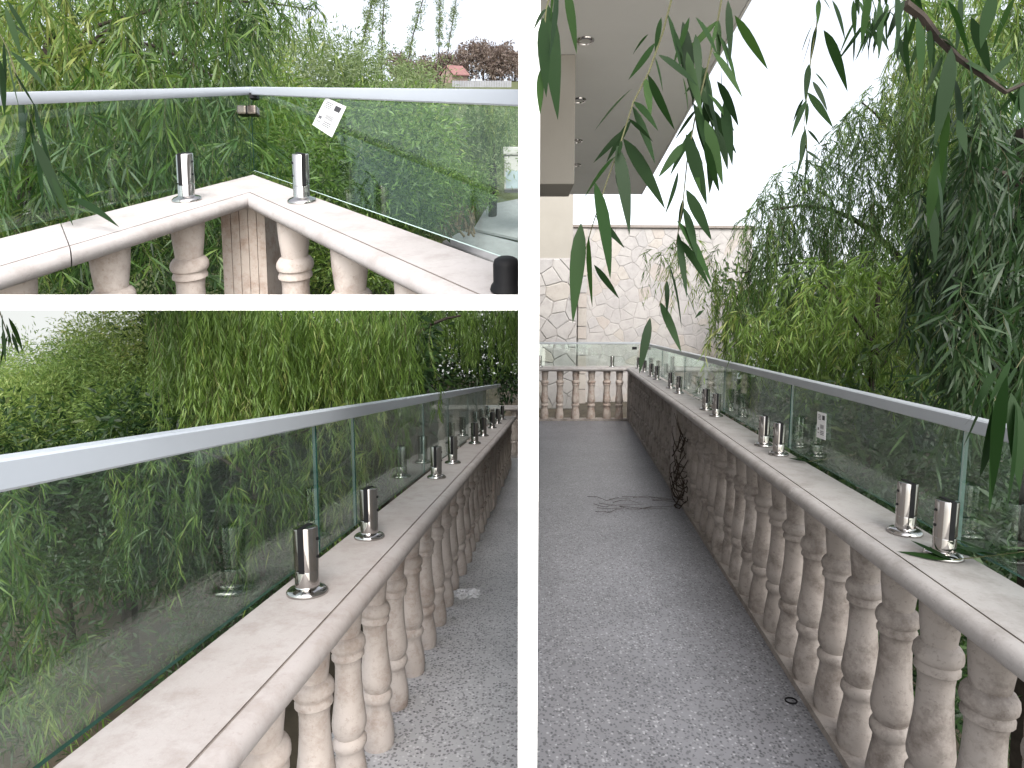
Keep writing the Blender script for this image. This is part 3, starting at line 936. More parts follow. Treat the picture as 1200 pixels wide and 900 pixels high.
for px, py in ((686, 47), (679, 117), (676.5, 165), (675.5, 193)):
    r_ = ray(px, py); c = EYE + r_ * ((ZS - EYE[2]) / r_[2])
    V, Fc = [], []
    for rr_, zz_ in ((0.050, -0.0015), (0.047, -0.008), (0.036, -0.010), (0.034, -0.004)):
        for k in range(24):
            a = 2 * math.pi * k / 24; V.append(c + np.array([math.cos(a) * rr_, math.sin(a) * rr_, zz_]))
    for i in range(3):
        for k in range(24): Fc.append((i * 24 + k, i * 24 + (k + 1) % 24, (i + 1) * 24 + (k + 1) % 24, (i + 1) * 24 + k))
    dl = mesh_obj('downlight', V, Fc, M['steel'], roof, smooth=True, at_loc=c)
    V = [c + np.array([math.cos(2 * math.pi * k / 24) * 0.035, math.sin(2 * math.pi * k / 24) * 0.035, z2]) for z2 in (-0.005, -0.0025) for k in range(24)]
    df = mesh_obj('diffuser', V, [tuple(range(24)), tuple(range(24, 48))] + [(k, (k + 1) % 24, 24 + (k + 1) % 24, 24 + k) for k in range(24)], M['lamp_glass'], None, at_loc=c)
    df.parent = dl; df.location = (0, 0, 0)

# small things on the long balcony's floor
c = EYE + ray(927, 822) * (EYE[2] / -ray(927, 822)[2])
V, Fc = [], []
for i in range(28):
    a = 2 * math.pi * i / 28
    for k in range(8):
        b2 = 2 * math.pi * k / 8
        V.append(c + np.array([math.cos(a) * (0.022 + 0.0035 * math.cos(b2)), math.sin(a) * (0.018 + 0.0035 * math.cos(b2)), 0.004 + 0.0035 * math.sin(b2)]))
for i in range(28):
    for k in range(8):
        Fc.append((i * 8 + k, ((i + 1) % 28) * 8 + k, ((i + 1) % 28) * 8 + (k + 1) % 8, i * 8 + (k + 1) % 8))
tag(mesh_obj('rubber_ring', V, Fc, M['gasket'], smooth=True, at_loc=c), 'small black rubber ring lying on the grey terrazzo floor', 'ring')

def floor_pt(px, py, h=0.0):
    r_ = ray(px, py); return EYE + r_ * ((EYE[2] - h) / -r_[2])
paths = []
for k in range(15):
    x0 = random.uniform(685, 765); y0 = 590 + random.uniform(-8, 9) - (x0 - 700) * 0.05
    L = random.uniform(18, 60)
    pts = [floor_pt(x0 + L * t, y0 + random.uniform(-2.5, 2.5), 0.006 + 0.012 * random.random()) for t in (0, .3, .6, 1)]
    paths.append((pts, [0.0024, 0.002, 0.0018, 0.001]))
tag(tube_obj('dry_twigs', paths, M['darktwig'], sides=4), 'thin dark dry twigs strewn across the terrazzo floor by the post', 'twigs', kind='stuff')
vine = thing('dead_vine', 'dark dead vine tangled through the balusters beside the square post', 'vine')
paths = []
for k in range(22):
    y0 = 5.0 - random.uniform(0, 0.28); z0 = random.uniform(0.02, 0.62)
    pts = []
    ph = random.uniform(0, 6)
    for q in range(9):
        t = q / 8
        pts.append(fR.P(0.0 + 0.045 * math.sin(ph + t * 5) - 0.01, y0 + 0.09 * math.sin(ph * 2 + t * 7), max(0.012, z0 + 0.22 * (t - .5) + 0.05 * math.sin(ph + t * 8))))
    paths.append((pts, [0.006 - 0.004 * q / 8 for q in range(9)]))
tube_obj('stem', paths, M['darktwig'], vine, sides=5)

# ================================================================== LOWER LEFT: balcony seen along its pale coping
dB = unit(ray(645, 441)); eB = -unit(np.array([dB[1], -dB[0], 0]))
fB = Frame(EYE - Z * 1.32 + eB * 0.543, eB, dB)
HB, WB = 0.72, 0.205
bal_B = thing('stone_balustrade', 'cream balustrade with broad smooth coping and a row of pale balusters', 'balustrade', 'balcony balustrades')
coping(fB, bal_B, WB, HB, [0.55, 4.45, 6.4, 8.6], M['coping_b'], t=0.060, nose=0.030)
make_balusters(fB, bal_B, [(0.062, 0.867 + 0.257 * k) for k in range(30) if 0.867 + 0.257 * k < 8.4 and not 5.5 < 0.867 + 0.257 * k < 5.8], HB - 0.056, HB - 0.056, 0.98, M['baluster'])
box('post', fB.P(-0.004, 5.55, 0.0), fB.e * 0.15, fB.d * 0.22, Z * (HB - 0.061), M['baluster'], bal_B, bevel=0.006)
rail_B = thing('glass_railing', 'glass railing with broad pale handrail on the cream coping below the willow', 'railing', 'glass balcony railings')
handrail(fB, rail_B, WB + 0.022, 0.5, 8.7, HB + 0.436, HB + 0.482, 0.046, M['rail'])
eb = [0.5, 1.83, 2.20, 3.45, 4.30, 5.35, 6.0, 7.2, 8.7]  # narrow panes added; their second edge stands in for a reflected line
for i in range(len(eb) - 1):
    glass_pane(fB, rail_B, WB + 0.016, eb[i] + 0.005, eb[i + 1] - 0.005, HB + 0.004, HB + 0.438)
for y in (1.492, 2.039, 3.298, 3.867, 5.02, 5.68, 6.55, 7.2, 7.9):
    spigot(fB, 0.118, y, HB, 1.10, rail_B)
# floor
zb = lambda x, y: fB.P(x, y, 0)
P = [zb(0.25, 0.9), zb(0.25, 9.2)]
def on_floor_B(px, depth):       # floor point under a pixel column at a depth
    A = np.stack([fB.e, fB.d, -Z], 1)
    tgt = EYE + FW * depth + RT * radial(px, depth)
    q = np.linalg.solve(A, tgt - fB.o); return fB.P(q[0], q[1], 0)
P += [on_floor_B(618, 9.2), on_floor_B(618, WY0 + 0.08)]
V = P + [p - Z * 0.16 for p in P]
tag(mesh_obj('terrace_floor', V, [(0, 1, 2, 3), (7, 6, 5, 4)] + [(i, i + 4, (i + 1) % 4 + 4, (i + 1) % 4) for i in range(4)], M['floor_b']),
    'pale speckled terrazzo floor beside the cream balusters', kind='structure')
# end balustrade across that balcony
fBE = Frame(fB.P(0.20, 8.75, 0), dB * np.array([1, 1, 0]), -eB)
bal_BE = thing('stone_balustrade', 'far pale balustrade crossing behind the glass beyond the last steel clamps', 'balustrade', 'balcony balustrades')
fBE2 = Frame(fB.P(1.45, 9.6, -0.02), dB * np.array([1, 1, 0]), -eB)
coping(fBE2, bal_BE, 0.22, HB + 0.10, [0.0, 0.9, 1.80], M['coping_b'])
make_balusters(fBE2, bal_BE, [(0.08, 0.15 + 0.25 * k) for k in range(7)], HB + 0.044, HB + 0.044, 1.05, M['baluster'])
sweep('plinth', fBE2, [(0.0, -0.25), (0.2, -0.25), (0.2, 0.0), (0.0, 0.0)], 0.0, 1.80, M['coping'], bal_BE)
# crumpled plastic film on the floor
r_ = ray(548, 697); A = np.stack([fB.e, fB.d, -r_], 1); q = np.linalg.solve(A, EYE - fB.o)
c = fB.P(q[0], q[1], 0)
n1 = 12; V = []; Fc = []
pr_ = random.Random(4)
for i in range(n1):
    for j in range(n1):
        u, v = i / (n1 - 1) - .5, j / (n1 - 1) - .5
        s_ = 1 - 0.45 * abs(v)
        V.append(c + RT * (u * 0.17 * s_ + pr_.uniform(-.006, .006)) + np.array([0, 1.0, 0]) * (v * 0.16 + pr_.uniform(-.006, .006)) + (dB * np.array([0, 0, 1])) * v * 0.16
                 + Z * (0.004 + pr_.uniform(0, 0.035) * (1 - 1.6 * max(abs(u), abs(v)))))
for i in range(n1 - 1):
    for j in range(n1 - 1):
        Fc.append((i * n1 + j, (i + 1) * n1 + j, (i + 1) * n1 + j + 1, i * n1 + j + 1))
tag(mesh_obj('plastic_film', V, Fc, M['plastic'], at_loc=c), 'crumpled piece of clear plastic film lying beside the cream balusters', 'litter')

# ================================================================== UPPER LEFT: balcony corner
d1 = -unit(ray(740, 92)); d2 = -unit(ray(8, 99))
CO = at(292, 225.5, 2.3)
WA, WBb = 0.3593, 0.2155
f1 = Frame(CO, -d2, d1); f2 = Frame(CO, -d1, d2)
bal_T = thing('stone_balustrade', 'cream balustrade corner where two copings meet over a veined square post', 'balustrade', 'balcony balustrades')
T1 = 0.052
coping(f1, bal_T, WA, 0.0, [0.0, 0.845, 1.25], M['coping'], k0=-WBb / WA, t=T1, nose=0.034)
coping(f2, bal_T, WBb, 0.0, [0.0, 1.95], M['coping'], k0=-WA / WBb, t=T1, nose=0.034)
def cut_to_row(p, row):
    """height from p down to the floor edge's row"""
    x, y, d = pix(p[None]); return max(0.02, (row - y[0]) / F * d[0] / UP[2])
bp = [(f1, 0.085, 0.345), (f1, 0.085, 0.700), (f1, 0.085, 1.02), (f2, 0.055, 0.420), (f2, 0.055, 0.900), (f2, 0.055, 1.30)]
for fr, x, y in bp:
    top = fr.P(x, y, -T1 + 0.012)
    ct = cut_to_row(top, 354)
    me = baluster_mesh('baluster', fr, 0.70, 1.08, M['baluster'], cut=ct)
    o = bpy.data.objects.new('baluster', me); link(o, bal_T); o.location = top
# square corner post with fluted marble facing
pc = CO - d1 * 0.05 - d2 * 0.07
top = pc - Z * (T1 + 0.0005)
hp = cut_to_row(CO + np.array([0, -0.05, -T1]), 354)
ax, ay = np.array([1.0, 0, 0]), np.array([0.0, 1.0, 0.36])
w = 0.088
post = box('post', top - ax * w - ay * w - Z * (hp + 0.06), ax * 2 * w, ay * 2 * w, Z * (hp + 0.085), M['post'], bal_T)
for k in range(5):
    x0 = -w + 0.008 + k * 0.0345
    s_ = box('marble_strip', top + ax * x0 - ay * (w + 0.006) - Z * (hp + 0.05), ax * 0.0315, ay * 0.005, Z * (hp + 0.075), M['post'], None)
    child_local(s_, post)
# thin footing the balusters stand on
for fr, Wd, y1 in ((f1, WA, 1.10), (f2, WBb, 1.45)):
    V = []
    for y in (-0.05, y1):
        for x in (0.0, Wd):
            p = fr.P(x, y, -T1); q_ = cut_to_row(p, 352.5); V.append(p - Z * q_); V.append(p - Z * (q_ + 0.012))
    # index: y0x0 top0 bot1, y0x1 2 3, y1x0 4 5, y1x1 6 7
    mesh_obj('footing', V, [(0, 2, 6, 4), (1, 5, 7, 3), (0, 1, 3, 2), (4, 6, 7, 5), (0, 4, 5, 1), (2, 3, 7, 6)], M['baluster'], bal_T)
rail_T = thing('glass_railing', 'glass corner railing with pale handrail, hanging paper tag and two steel clamps', 'railing', 'glass balcony railings')
gx1, gx2 = WA + 0.030, WBb + 0.022
k1, k2 = -WBb / WA, -WA / WBb
handrail(f1, rail_T, gx1, -0.0, 1.25, 0.360, 0.396, 0.040, M['rail_t'], k0=k1)
handrail(f2, rail_T, gx2, -0.0, 1.95, 0.360, 0.396, 0.032, M['rail_t'], k0=k2)
y_c1, y_c2 = k1 * gx1 + 0.012, k2 * gx2 + 0.012
p1 = glass_pane(f1, rail_T, gx1 - 0.004, y_c1, 1.24, 0.014, 0.362, 0.008, mat='glass_clear')
p2 = glass_pane(f2, rail_T, gx2 - 0.003, y_c2, 1.93, 0.014, 0.362, 0.008, lit_bottom=True, mat='glass_clear')
spigot(f1, 0.178, 0.312, 0.0, 1.0, rail_T)
spigot(f2, 0.120, 0.418, 0.0, 1.0, rail_T)
cc = f1.P(gx1, y_c1, 0.262)
V = box_pts(cc - RT * 0.045 - np.array([0, 0.035, 0]), RT * 0.045, np.array([0, 0.05, 0]), Z * 0.042)
cl = mesh_obj('corner_clamp', V, BOXF, M['bronze'], rail_T, at_loc=V.mean(0), bevel=0.009)
V = box_pts(cc + RT * 0.002 - np.array([0, 0.035, 0]), RT * 0.045, np.array([0, 0.05, 0]), Z * 0.042)
mesh_obj('corner_clamp', V, BOXF, M['bronze'], rail_T, at_loc=V.mean(0), bevel=0.009)
V = box_pts(cc - RT * 0.004 - np.array([0, 0.030, -0.004]), RT * 0.010, np.array([0, 0.04, 0]), Z * 0.034)
mesh_obj('clamp_gasket', V, BOXF, M['gasket'], rail_T, at_loc=V.mean(0))
V = box_pts(f2.P(gx2, y_c2 + 0.02, 0.335), RT * 0.035, np.array([0, -0.03, 0]), Z * 0.024)
mesh_obj('rail_bracket', V, BOXF, M['gasket'], rail_T, at_loc=V.mean(0))
st = sticker(f2, gx2 - 0.0045, [(382, 114), (406, 125), (389, 161), (366, 146)], p2)
# black plastic cap standing on the right-hand coping
cb = f2.P(0.075, 1.66, 0.0005)
V, Fc = [], []
prof = [(0.030, 0), (0.033, 0.004), (0.031, 0.012), (0.026, 0.018), (0.0265, 0.055), (0.024, 0.064), (0.017, 0.068)]
V, Fc = lathe_local(f2, prof, 20)
tag(mesh_obj('black_cap', [v + cb for v in V], Fc, M['gasket'], smooth=True, at_loc=cb), 'small black plastic cap standing on the right-hand coping of the corner', 'cap')

# trim the corner balcony where it meets the house wall and the floor edge
def trim(o, co, no):
    nn = np.asarray(no, float); P_ = np.array([v.co[:] for v in o.data.vertices]) + np.array(o.location)
    if ((P_ - np.asarray(co, float)) @ nn).max() < 1e-4: return
    bm = bmesh.new(); bm.from_mesh(o.data)
    bmesh.ops.remove_doubles(bm, verts=bm.verts, dist=1e-6)
    off = Vector(o.location)
    r = bmesh.ops.bisect_plane(bm, geom=bm.verts[:] + bm.edges[:] + bm.faces[:], plane_co=Vector(co) - off, plane_no=Vector(no), clear_outer=True)
    ed = [e for e in r['geom_cut'] if isinstance(e, bmesh.types.BMEdge)]
    if ed: bmesh.ops.contextual_create(bm, geom=ed) if len(ed) > 2 else None
    bm.to_mesh(o.data); bm.free()
    o.data.set_sharp_from_angle(angle=math.radians(34))
n_right = np.cross(ray(613, 0), ray(613, 400)); n_right = n_right if n_right @ RT > 0 else -n_right
n_low = np.cross(ray(0, 355), ray(600, 355)); n_low = n_low if n_low @ Z < 0 else -n_low
for root in (bal_T, rail_T):
    for o in list(root.children):
        if o.type == 'MESH' and o.data.users == 1 and o.name.split('.')[0] in ('coping_stone', 'handrail', 'glass_pane', 'footing', 'post'):
            trim(o, EYE, n_right); trim(o, EYE, n_low)
            for c_ in o.children:
                if c_.name.startswith('marble'): trim(c_, EYE - np.array(o.location), n_low)

# ================================================================== GARDENS
def trunk_obj(parent, pts, r0, r1, limbs=(), mat='bark', name='trunk'):
    n = len(pts)
    paths = [(pts, [r0 + (r1 - r0) * i / (n - 1) for i in range(n)])]
    for lp, a, b2 in limbs:
        paths.append((lp, [a + (b2 - a) * i / (len(lp) - 1) for i in range(len(lp))]))
    return tube_obj(name, paths, M[mat], parent, sides=7)

def curve(p, q, bend, n=7):
    p, q, bend = np.asarray(p, float), np.asarray(q, float), np.asarray(bend, float)
    return [p * (1 - t) ** 2 + (p + (q - p) * .5 + bend) * 2 * t * (1 - t) + q * t * t for t in np.linspace(0, 1, n)]

def willow(label, groups, keep, trunk, mat='leaf', group=None, name='weeping_willow', extra=None, stem_r=0.0022):
    """groups: list of (polygon, count, d0, d1, Lmin, Lmax, leaf, width, per_m, drift, spread, arc)"""
    t = thing(name, label, 'willow', group)
    parts, stems = [], []
    for poly, n, d0_, d1_, la, lb, ll, lw, pm, dr, sp, arc in groups:
        A = hank_points(poly, n, d0_, d1_) if arc < 0.12 else poly_points(poly, n, d0_, d1_)
        pt, st_ = strands(A, rng.uniform(la, lb, n), ll, lw, pm, dr, sp, arc)
        parts.append(pt); stems.append(st_)
    if extra: parts += extra
    # darker and lighter hanks: value drifts with position
    ph = rng.uniform(0, 6, 3)
    bias = lambda B: 0.20 * np.sin(B[:, 0] * 2.3 + ph[0]) * np.cos(B[:, 1] * 1.9 + ph[1]) + 0.12 * np.sin(B[:, 2] * 2.1 + ph[2])
    leaves_obj('crown', parts, M[mat], t, keep, bias)
    stems_obj('shoots', np.concatenate(stems), stem_r, M['twig'], t, keep)
    pts, r0, r1, limbs = trunk
    trunk_obj(t, pts, r0, r1, limbs)
    return t

def bush(label, cl, per, ll, lw, mat, keep, trunk=None, name='bush', cat='bush', group=None, up=0.3, flat=1.0, rad=0.3, simple=True):
    t = thing(name, label, cat, group)
    parts = [bush_leaves(cl, rng.uniform(rad * .6, rad * 1.3, len(cl)), per, ll, lw, up, flat)]
    ph = rng.uniform(0, 6, 3); sc = 1.6 / max(rad, 0.05)
    bias = lambda B: 0.22 * np.sin(B[:, 0] * sc * .5 + ph[0]) * np.cos(B[:, 1] * sc * .4 + ph[1]) + 0.14 * np.sin(B[:, 2] * sc * .6 + ph[2])
    leaves_obj('crown', parts, M[mat], t, keep, bias, simple=simple)
    if trunk is not None:
        pts, r0, r1, limbs = trunk
        trunk_obj(t, pts, r0, r1, limbs)
    return t

def ground_at(px, d):
    p = EYE + FW * d + RT * radial(px, d); return np.array([p[0], p[1], float(ground_z(p[0], p[1])) - 0.1])

# ---------------- right-hand garden
g = ground_at(1090, 7.4)
lim = [(curve(at(1075, 330, 7.3), at(905, 246, 6.4), (0, 0, 0.7)), 0.045, 0.010),
       (curve(at(1080, 260, 7.3), at(1010, 120, 6.6), (0.1, 0, 0.4)), 0.035, 0.008),
       (curve(at(1085, 300, 7.3), at(1190, 150, 7.0), (0.1, 0, 0.5)), 0.035, 0.008),
       (curve(at(1070, 350, 7.3), at(870, 320, 6.3), (0, 0, 0.5)), 0.03, 0.006)]
willow('tall weeping willow behind the long balcony, its shoots hanging before the stone wall', [
    ([(868, 262), (905, 205), (950, 180), (1010, 110), (1065, 60), (1135, 60), (1135, 250), (1010, 250), (900, 290)], 640, 5.2, 7.6, .25, .85, .085, .013, 42, .10, .6, .25),
    ([(1070, -60), (1230, -60), (1230, 110), (1060, 60)], 300, 3.4, 5.2, .2, .55, .09, .014, 46, .15, .6, 0.2),
    ([(1060, 40), (1200, 0), (1200, 260), (1060, 260)], 620, 4.8, 7.6, .3, 1.0, .085, .013, 46, .10, .6, 0.1),
    ([(848, 275), (900, 262), (1010, 235), (1200, 220), (1200, 420), (1000, 400), (855, 360), (828, 320)], 1050, 5.2, 7.8, .4, 1.15, .085, .012, 46, .08, .6, 0.0),
    ([(760, 292), (800, 275), (850, 275), (850, 330), (800, 320)], 30, 5.6, 6.4, .25, .6, .085, .012, 42, .12, .6, 0.25)],
    keep_r, (curve(g, at(1075, 250, 7.3), (0.15, 0, 0)), 0.17, 0.07, lim), 'leaf')
willow('lush bright leafy willow growth just outside the long balcony handrail', [
    ([(930, 300), (1100, 290), (1130, 430), (1000, 420), (940, 410)], 230, 3.6, 4.8, .2, .6, .085, .014, 46, .25, .75, 0.25),
    ([(860, 360), (1000, 350), (1010, 420), (870, 400)], 160, 4.0, 5.0, .2, .55, .085, .012, 50, .2, .7, 0.15)],
    keep_r, (curve(ground_at(1040, 4.4), at(1030, 330, 4.3), (-.1, 0, 0)), 0.05, 0.015,
             [(curve(at(1033, 420, 4.3), at(960, 330, 4.3), (0, 0, .1)), .016, .004), (curve(at(1033, 430, 4.3), at(1100, 330, 4.2), (0, 0, .1)), .016, .004)]), 'leaf_bright', name='young_willow')
willow('dark drooping willow crown leaning close over the near glass panes', [
    ([(1120, 110), (1200, 70), (1230, 260), (1230, 400), (1110, 380), (1075, 260)], 190, 2.1, 3.6, .25, .6, .10, .015, 60, .15, .6, 0.1),
    ([(1135, 200), (1240, 180), (1240, 480), (1150, 470), (1110, 420)], 260, 2.4, 3.6, .2, .5, .10, .018, 60, .12, .6, 0.05),
    ([(1110, 380), (1230, 330), (1230, 450), (1125, 430)], 60, 1.75, 2.4, .15, .36, .10, .014, 60, .15, .6, 0.1)],
    keep_r, (curve(ground_at(1260, 3.0), at(1205, 150, 2.9), (0.2, 0, 0)), 0.11, 0.05,
             [(curve(at(1225, 260, 2.9), at(1130, 200, 2.7), (0, 0, .2)), .02, .005)]), 'leaf_dark', stem_r=0.0016)
# dark undergrowth behind glass and balusters
cl = np.concatenate([poly_points([(940, 440), (1200, 500), (1260, 640), (1260, 900), (1000, 800), (940, 600)], 360, 3.4, 5.6), poly_points([(835, 430), (950, 440), (950, 640), (850, 560)], 120, 6.5, 8.5)])
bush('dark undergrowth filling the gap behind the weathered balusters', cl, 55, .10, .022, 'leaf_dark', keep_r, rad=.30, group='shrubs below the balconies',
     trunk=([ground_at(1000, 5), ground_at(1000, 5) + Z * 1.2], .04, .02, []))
cl = poly_points([(850, 330), (1250, 300), (1250, 700), (900, 620)], 380, 8.5, 11.0)  # dark leafy backing added to keep gaps in the willow dark
bush('added dark hedge backing the gaps far behind the weeping willow', cl, 60, .16, .05, 'leaf_dark', keep_r, rad=.5, name='hedge', cat='hedge',
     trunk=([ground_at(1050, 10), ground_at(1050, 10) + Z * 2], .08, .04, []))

# near hanging shoots over the long balcony, leaf by leaf
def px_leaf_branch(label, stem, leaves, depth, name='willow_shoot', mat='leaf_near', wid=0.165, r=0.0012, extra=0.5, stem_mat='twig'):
    """stem: pixel polyline; leaves: (base pixel, tip pixel) pairs hung at one depth with a little spread"""
    t = thing(name, label, 'shoot', 'willow shoots hanging into view')
    st_ = [at(x, y, depth + 0.02 * math.sin(i)) for i, (x, y) in enumerate(stem)]
    tube_obj('stem', [(st_, [r * (1.6 - 1.0 * i / (len(st_) - 1)) for i in range(len(st_))])], M[stem_mat], t, sides=5)
    B = []; D = []; L = []; Wd = []
    for (x0, y0), (x1, y1) in leaves:
        dd = depth + random.uniform(-0.05, 0.05)
        p = at(x0, y0, dd); q = at(x1, y1, dd + random.uniform(-0.03, 0.03))
        v = q - p; l = np.linalg.norm(v)
        B.append(p); D.append(v + Z * l * 0.07); L.append(l); Wd.append(l * wid * random.uniform(.85, 1.2))
    for k in range(int(len(leaves) * extra)):
        q = random.random() * (len(st_) - 1); i = int(q); p = st_[i] + (st_[min(i + 1, len(st_) - 1)] - st_[i]) * (q - i)
        l = random.uniform(.05, .10) * (depth if depth < 1.2 else 1.2)
        B.append(p); D.append(np.array([random.gauss(0, .55), random.gauss(0, .45), -0.9])); L.append(l); Wd.append(l * wid * .8)
    B, D, L, Wd = map(np.array, (B, D, L, Wd))
    side = np.cross(D, FW[None] + rng.normal(size=D.shape) * 0.5); side = np.cross(D, np.cross(D, side)) * 0 + (FW[None] + rng.normal(size=D.shape) * 0.7)
    S = (0, .08, .2, .35, .5, .65, .8, .92, 1.0); Ww = (0, .38, .80, 1.0, .97, .80, .52, .24, 0)
    V, T, m = leaf_mesh_arrays(B, D, L, Wd, rng.uniform(0.02, 0.22, len(B)), S, Ww, side=side, fold=0.35)
    V = V.reshape(len(B), m, 3); T0 = T[:len(T) // len(B)]
    for i in range(len(B)):
        fast_mesh('leaf', V[i], T0, M[mat], t, np.full(m, rng.beta(2, 2)), smooth=True)
    return t
LV1 = [((768, 50), (738, 92)), ((771, 64), (816, 97)), ((759, 87), (789, 148)), ((756, 90), (762, 137)), ((742, 103), (699, 154)), ((741, 124), (766, 190)),
       ((730, 162), (777, 233)), ((723, 170), (737, 256)), ((722, 196), (735, 240)), ((697, 213), (714, 316)), ((690, 277), (694, 346)), ((696, 310), (724, 347)), ((681, 261), (672, 358)),
       ((775, 20), (768, 60)), ((760, 40), (742, 60)), ((785, 30), (800, 60)), ((740, 140), (712, 190))]
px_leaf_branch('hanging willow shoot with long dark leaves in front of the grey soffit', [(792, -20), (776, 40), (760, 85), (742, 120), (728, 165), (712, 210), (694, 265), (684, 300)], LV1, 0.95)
LV2 = [((804, 157), (827, 229)), ((802, 167), (773, 208)), ((804, 222), (832, 280)), ((801, 243), (816, 298)), ((793, 258), (833, 323)), ((786, 310), (820, 384)), ((781, 304), (798, 372)),
       ((773, 353), (797, 412)), ((762, 372), (750, 433)), ((800, 25), (812, 110)), ((805, 60), (822, 128)), ((820, 75), (835, 140)), ((828, 90), (842, 160)), ((812, 120), (835, 190)), ((830, 110), (860, 150)),
       ((838, 130), (852, 190)), ((826, 140), (846, 205)), ((840, 95), (864, 145)), ((853, 0), (856, 62)), ((861, 18), (898, 76)), ((835, 60), (868, 110)), ((800, 90), (806, 130)), ((795, 200), (780, 250)), ((790, 40), (808, 100)), ((815, 40), (820, 95)), ((822, 60), (812, 120)), ((832, 100), (826, 165)), ((845, 70), (850, 130)), ((818, 100), (840, 150)), ((836, 150), (832, 215)), ((808, 20), (790, 70)), ((842, 40), (862, 90)), ((825, 120), (862, 170)), ((848, 120), (858, 180)), ((815, 20), (840, 60)), ((826, 165), (842, 222))]
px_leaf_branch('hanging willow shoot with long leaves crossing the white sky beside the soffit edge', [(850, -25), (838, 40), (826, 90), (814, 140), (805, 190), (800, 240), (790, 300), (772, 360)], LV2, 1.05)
LV3 = [((642, 5), (653, 122)), ((663, -20), (675, 55)), ((636, 20), (640, 100)), ((652, -20), (644, 60)), ((634, 80), (633, 130))]
px_leaf_branch('broad bright willow leaves hanging beside the white wall end', [(660, -60), (650, -20), (640, 10), (634, 80)], LV3, 0.80, wid=0.17)
LV4 = [((965, 35), (992, 95)), ((975, 0), (990, 40)), ((950, 40), (936, 85)), ((948, 75), (944, 112)), ((946, 108), (975, 146)), ((952, 95), (969, 125)), ((955, 85), (970, 105)), ((942, 115), (930, 140)), ((946, 120), (945, 145)),
       ((958, 20), (940, 60)), ((1000, 0), (1002, 40)), ((1005, 20), (985, 60)), ((1020, -10), (1010, 50)), ((1030, 0), (1030, 60)), ((1040, 10), (1020, 45)), ((940, 140), (930, 172)), ((946, 152), (961, 168)), ((944, 176), (962, 190))]
px_leaf_branch('slender willow shoot hanging alone against the white sky', [(962, -25), (957, 30), (950, 70), (946, 110), (942, 145), (946, 178)], LV4, 1.45, wid=0.15)
LV4b = []
for k in range(34):
    x0 = random.uniform(1000, 1062); y0 = random.uniform(-15, 48); l_ = random.uniform(16, 34)
    LV4b.append(((x0, y0), (x0 + random.uniform(-16, 14), y0 + l_)))
px_leaf_branch('tuft of short willow leaves at the bough tip against the white sky', [(1075, -25), (1058, 0), (1040, 14), (1022, 22), (1006, 34)], LV4b, 1.7, wid=0.17)
LV5 = [((1062, 25), (1066, 96)), ((1075, 20), (1078, 90)), ((1085, 30), (1065, 80)), ((1100, 40), (1125, 72)), ((1115, 55), (1096, 165)), ((1128, 60), (1172, 145)), ((1120, 70), (1090, 150)), ((1110, 0), (1135, 60)), ((1125, -10), (1120, 60)),
       ((1135, 70), (1140, 140)), ((1118, 90), (1125, 170)), ((1105, 65), (1085, 105)), ((1150, 0), (1175, 30)), ((1190, -5), (1165, 50)), ((1145, 80), (1170, 150)), ((1112, 130), (1104, 200)), ((1122, 140), (1132, 180)), ((1104, 160), (1100, 240)), ((1098, 205), (1104, 260)), ((1100, 180), (1088, 260)),
       ((1165, -10), (1150, 55)), ((1050, -10), (1052, 45)), ((1160, 90), (1190, 60)), ((1092, 240), (1096, 300)), ((1138, 20), (1160, 80)), ((1060, 0), (1040, 40))]
b5 = px_leaf_branch('thick dark willow bough with broad leaves hanging over the right end of the glass', [(1060, 5), (1080, 20), (1100, 46), (1120, 66), (1150, 88), (1178, 108), (1215, 92)], LV5, 1.25, name='willow_bough', r=0.0065, wid=0.17, stem_mat='bark')
LV6 = [((1180, 440), (1165, 560)), ((1175, 455), (1150, 550)), ((1165, 470), (1160, 585)), ((1185, 460), (1195, 560)), ((1150, 470), (1130, 520)), ((1190, 470), (1180, 590)), ((1170, 430), (1140, 480)), ((1200, 440), (1205, 560)), ((1160, 450), (1138, 505)), ((1185, 420), (1160, 470)), ((1150, 440), (1128, 470))]
px_leaf_branch('cluster of drooping willow leaves hiding the end of the handrail', [(1230, 360), (1205, 410), (1185, 440), (1165, 470)], LV6, 1.28, wid=0.15)
# sprigs lying on the coping
def sprig(fr, x, y, z, sc, label, seed, mat='leaf_near'):
    r = np.random.default_rng(seed)
    t = thing('leaf_sprig', label, 'sprig')
    B, D, L = [], [], []
    base = fr.P(x, y, z)
    pts = [fr.P(x + 0.16 * sc * (1 - q), y + 0.02 * q, z + 0.012 + 0.035 * sc * (1 - q)) for q in np.linspace(0, 1, 5)]
    tube_obj('stem', [(pts, 0.0015)], M['twig'], t, sides=5)
    for k in range(10):
        q = k / 9
        B.append(pts[min(4, int(q * 5))]); a = r.uniform(-1.2, 1.2)
        D.append(-fr.e * math.cos(a) + fr.d * math.sin(a) + Z * r.uniform(.02, .55)); L.append(sc * r.uniform(.06, .11))
    B, D, L = np.array(B), np.array(D), np.array(L)
    S = (0, .2, .45, .7, .9, 1.0); Ww = (0, .8, 1, .7, .3, 0)
    V, T, m = leaf_mesh_arrays(B, D, L, L * .19, 0.12, S, Ww, side=np.tile(Z, (len(B), 1)) + r.normal(size=D.shape) * .3, fold=0.3)
    # rest on the coping
    V[:, 2] = np.maximum(V[:, 2], base[2] + 0.002)
    fast_mesh('leaves', V, T, M[mat], t, np.repeat(r.beta(2, 2, len(B)), m), smooth=True)
sx, sy = fR.solve(1118, 655, z=HC)
sprig(fR, sx - 0.03, sy - 0.06, HC, 1.35, 'sprig of green willow leaves lying on the coping by the nearest clamps', 3)
sx, sy = fR.solve(955, 545, z=HC)
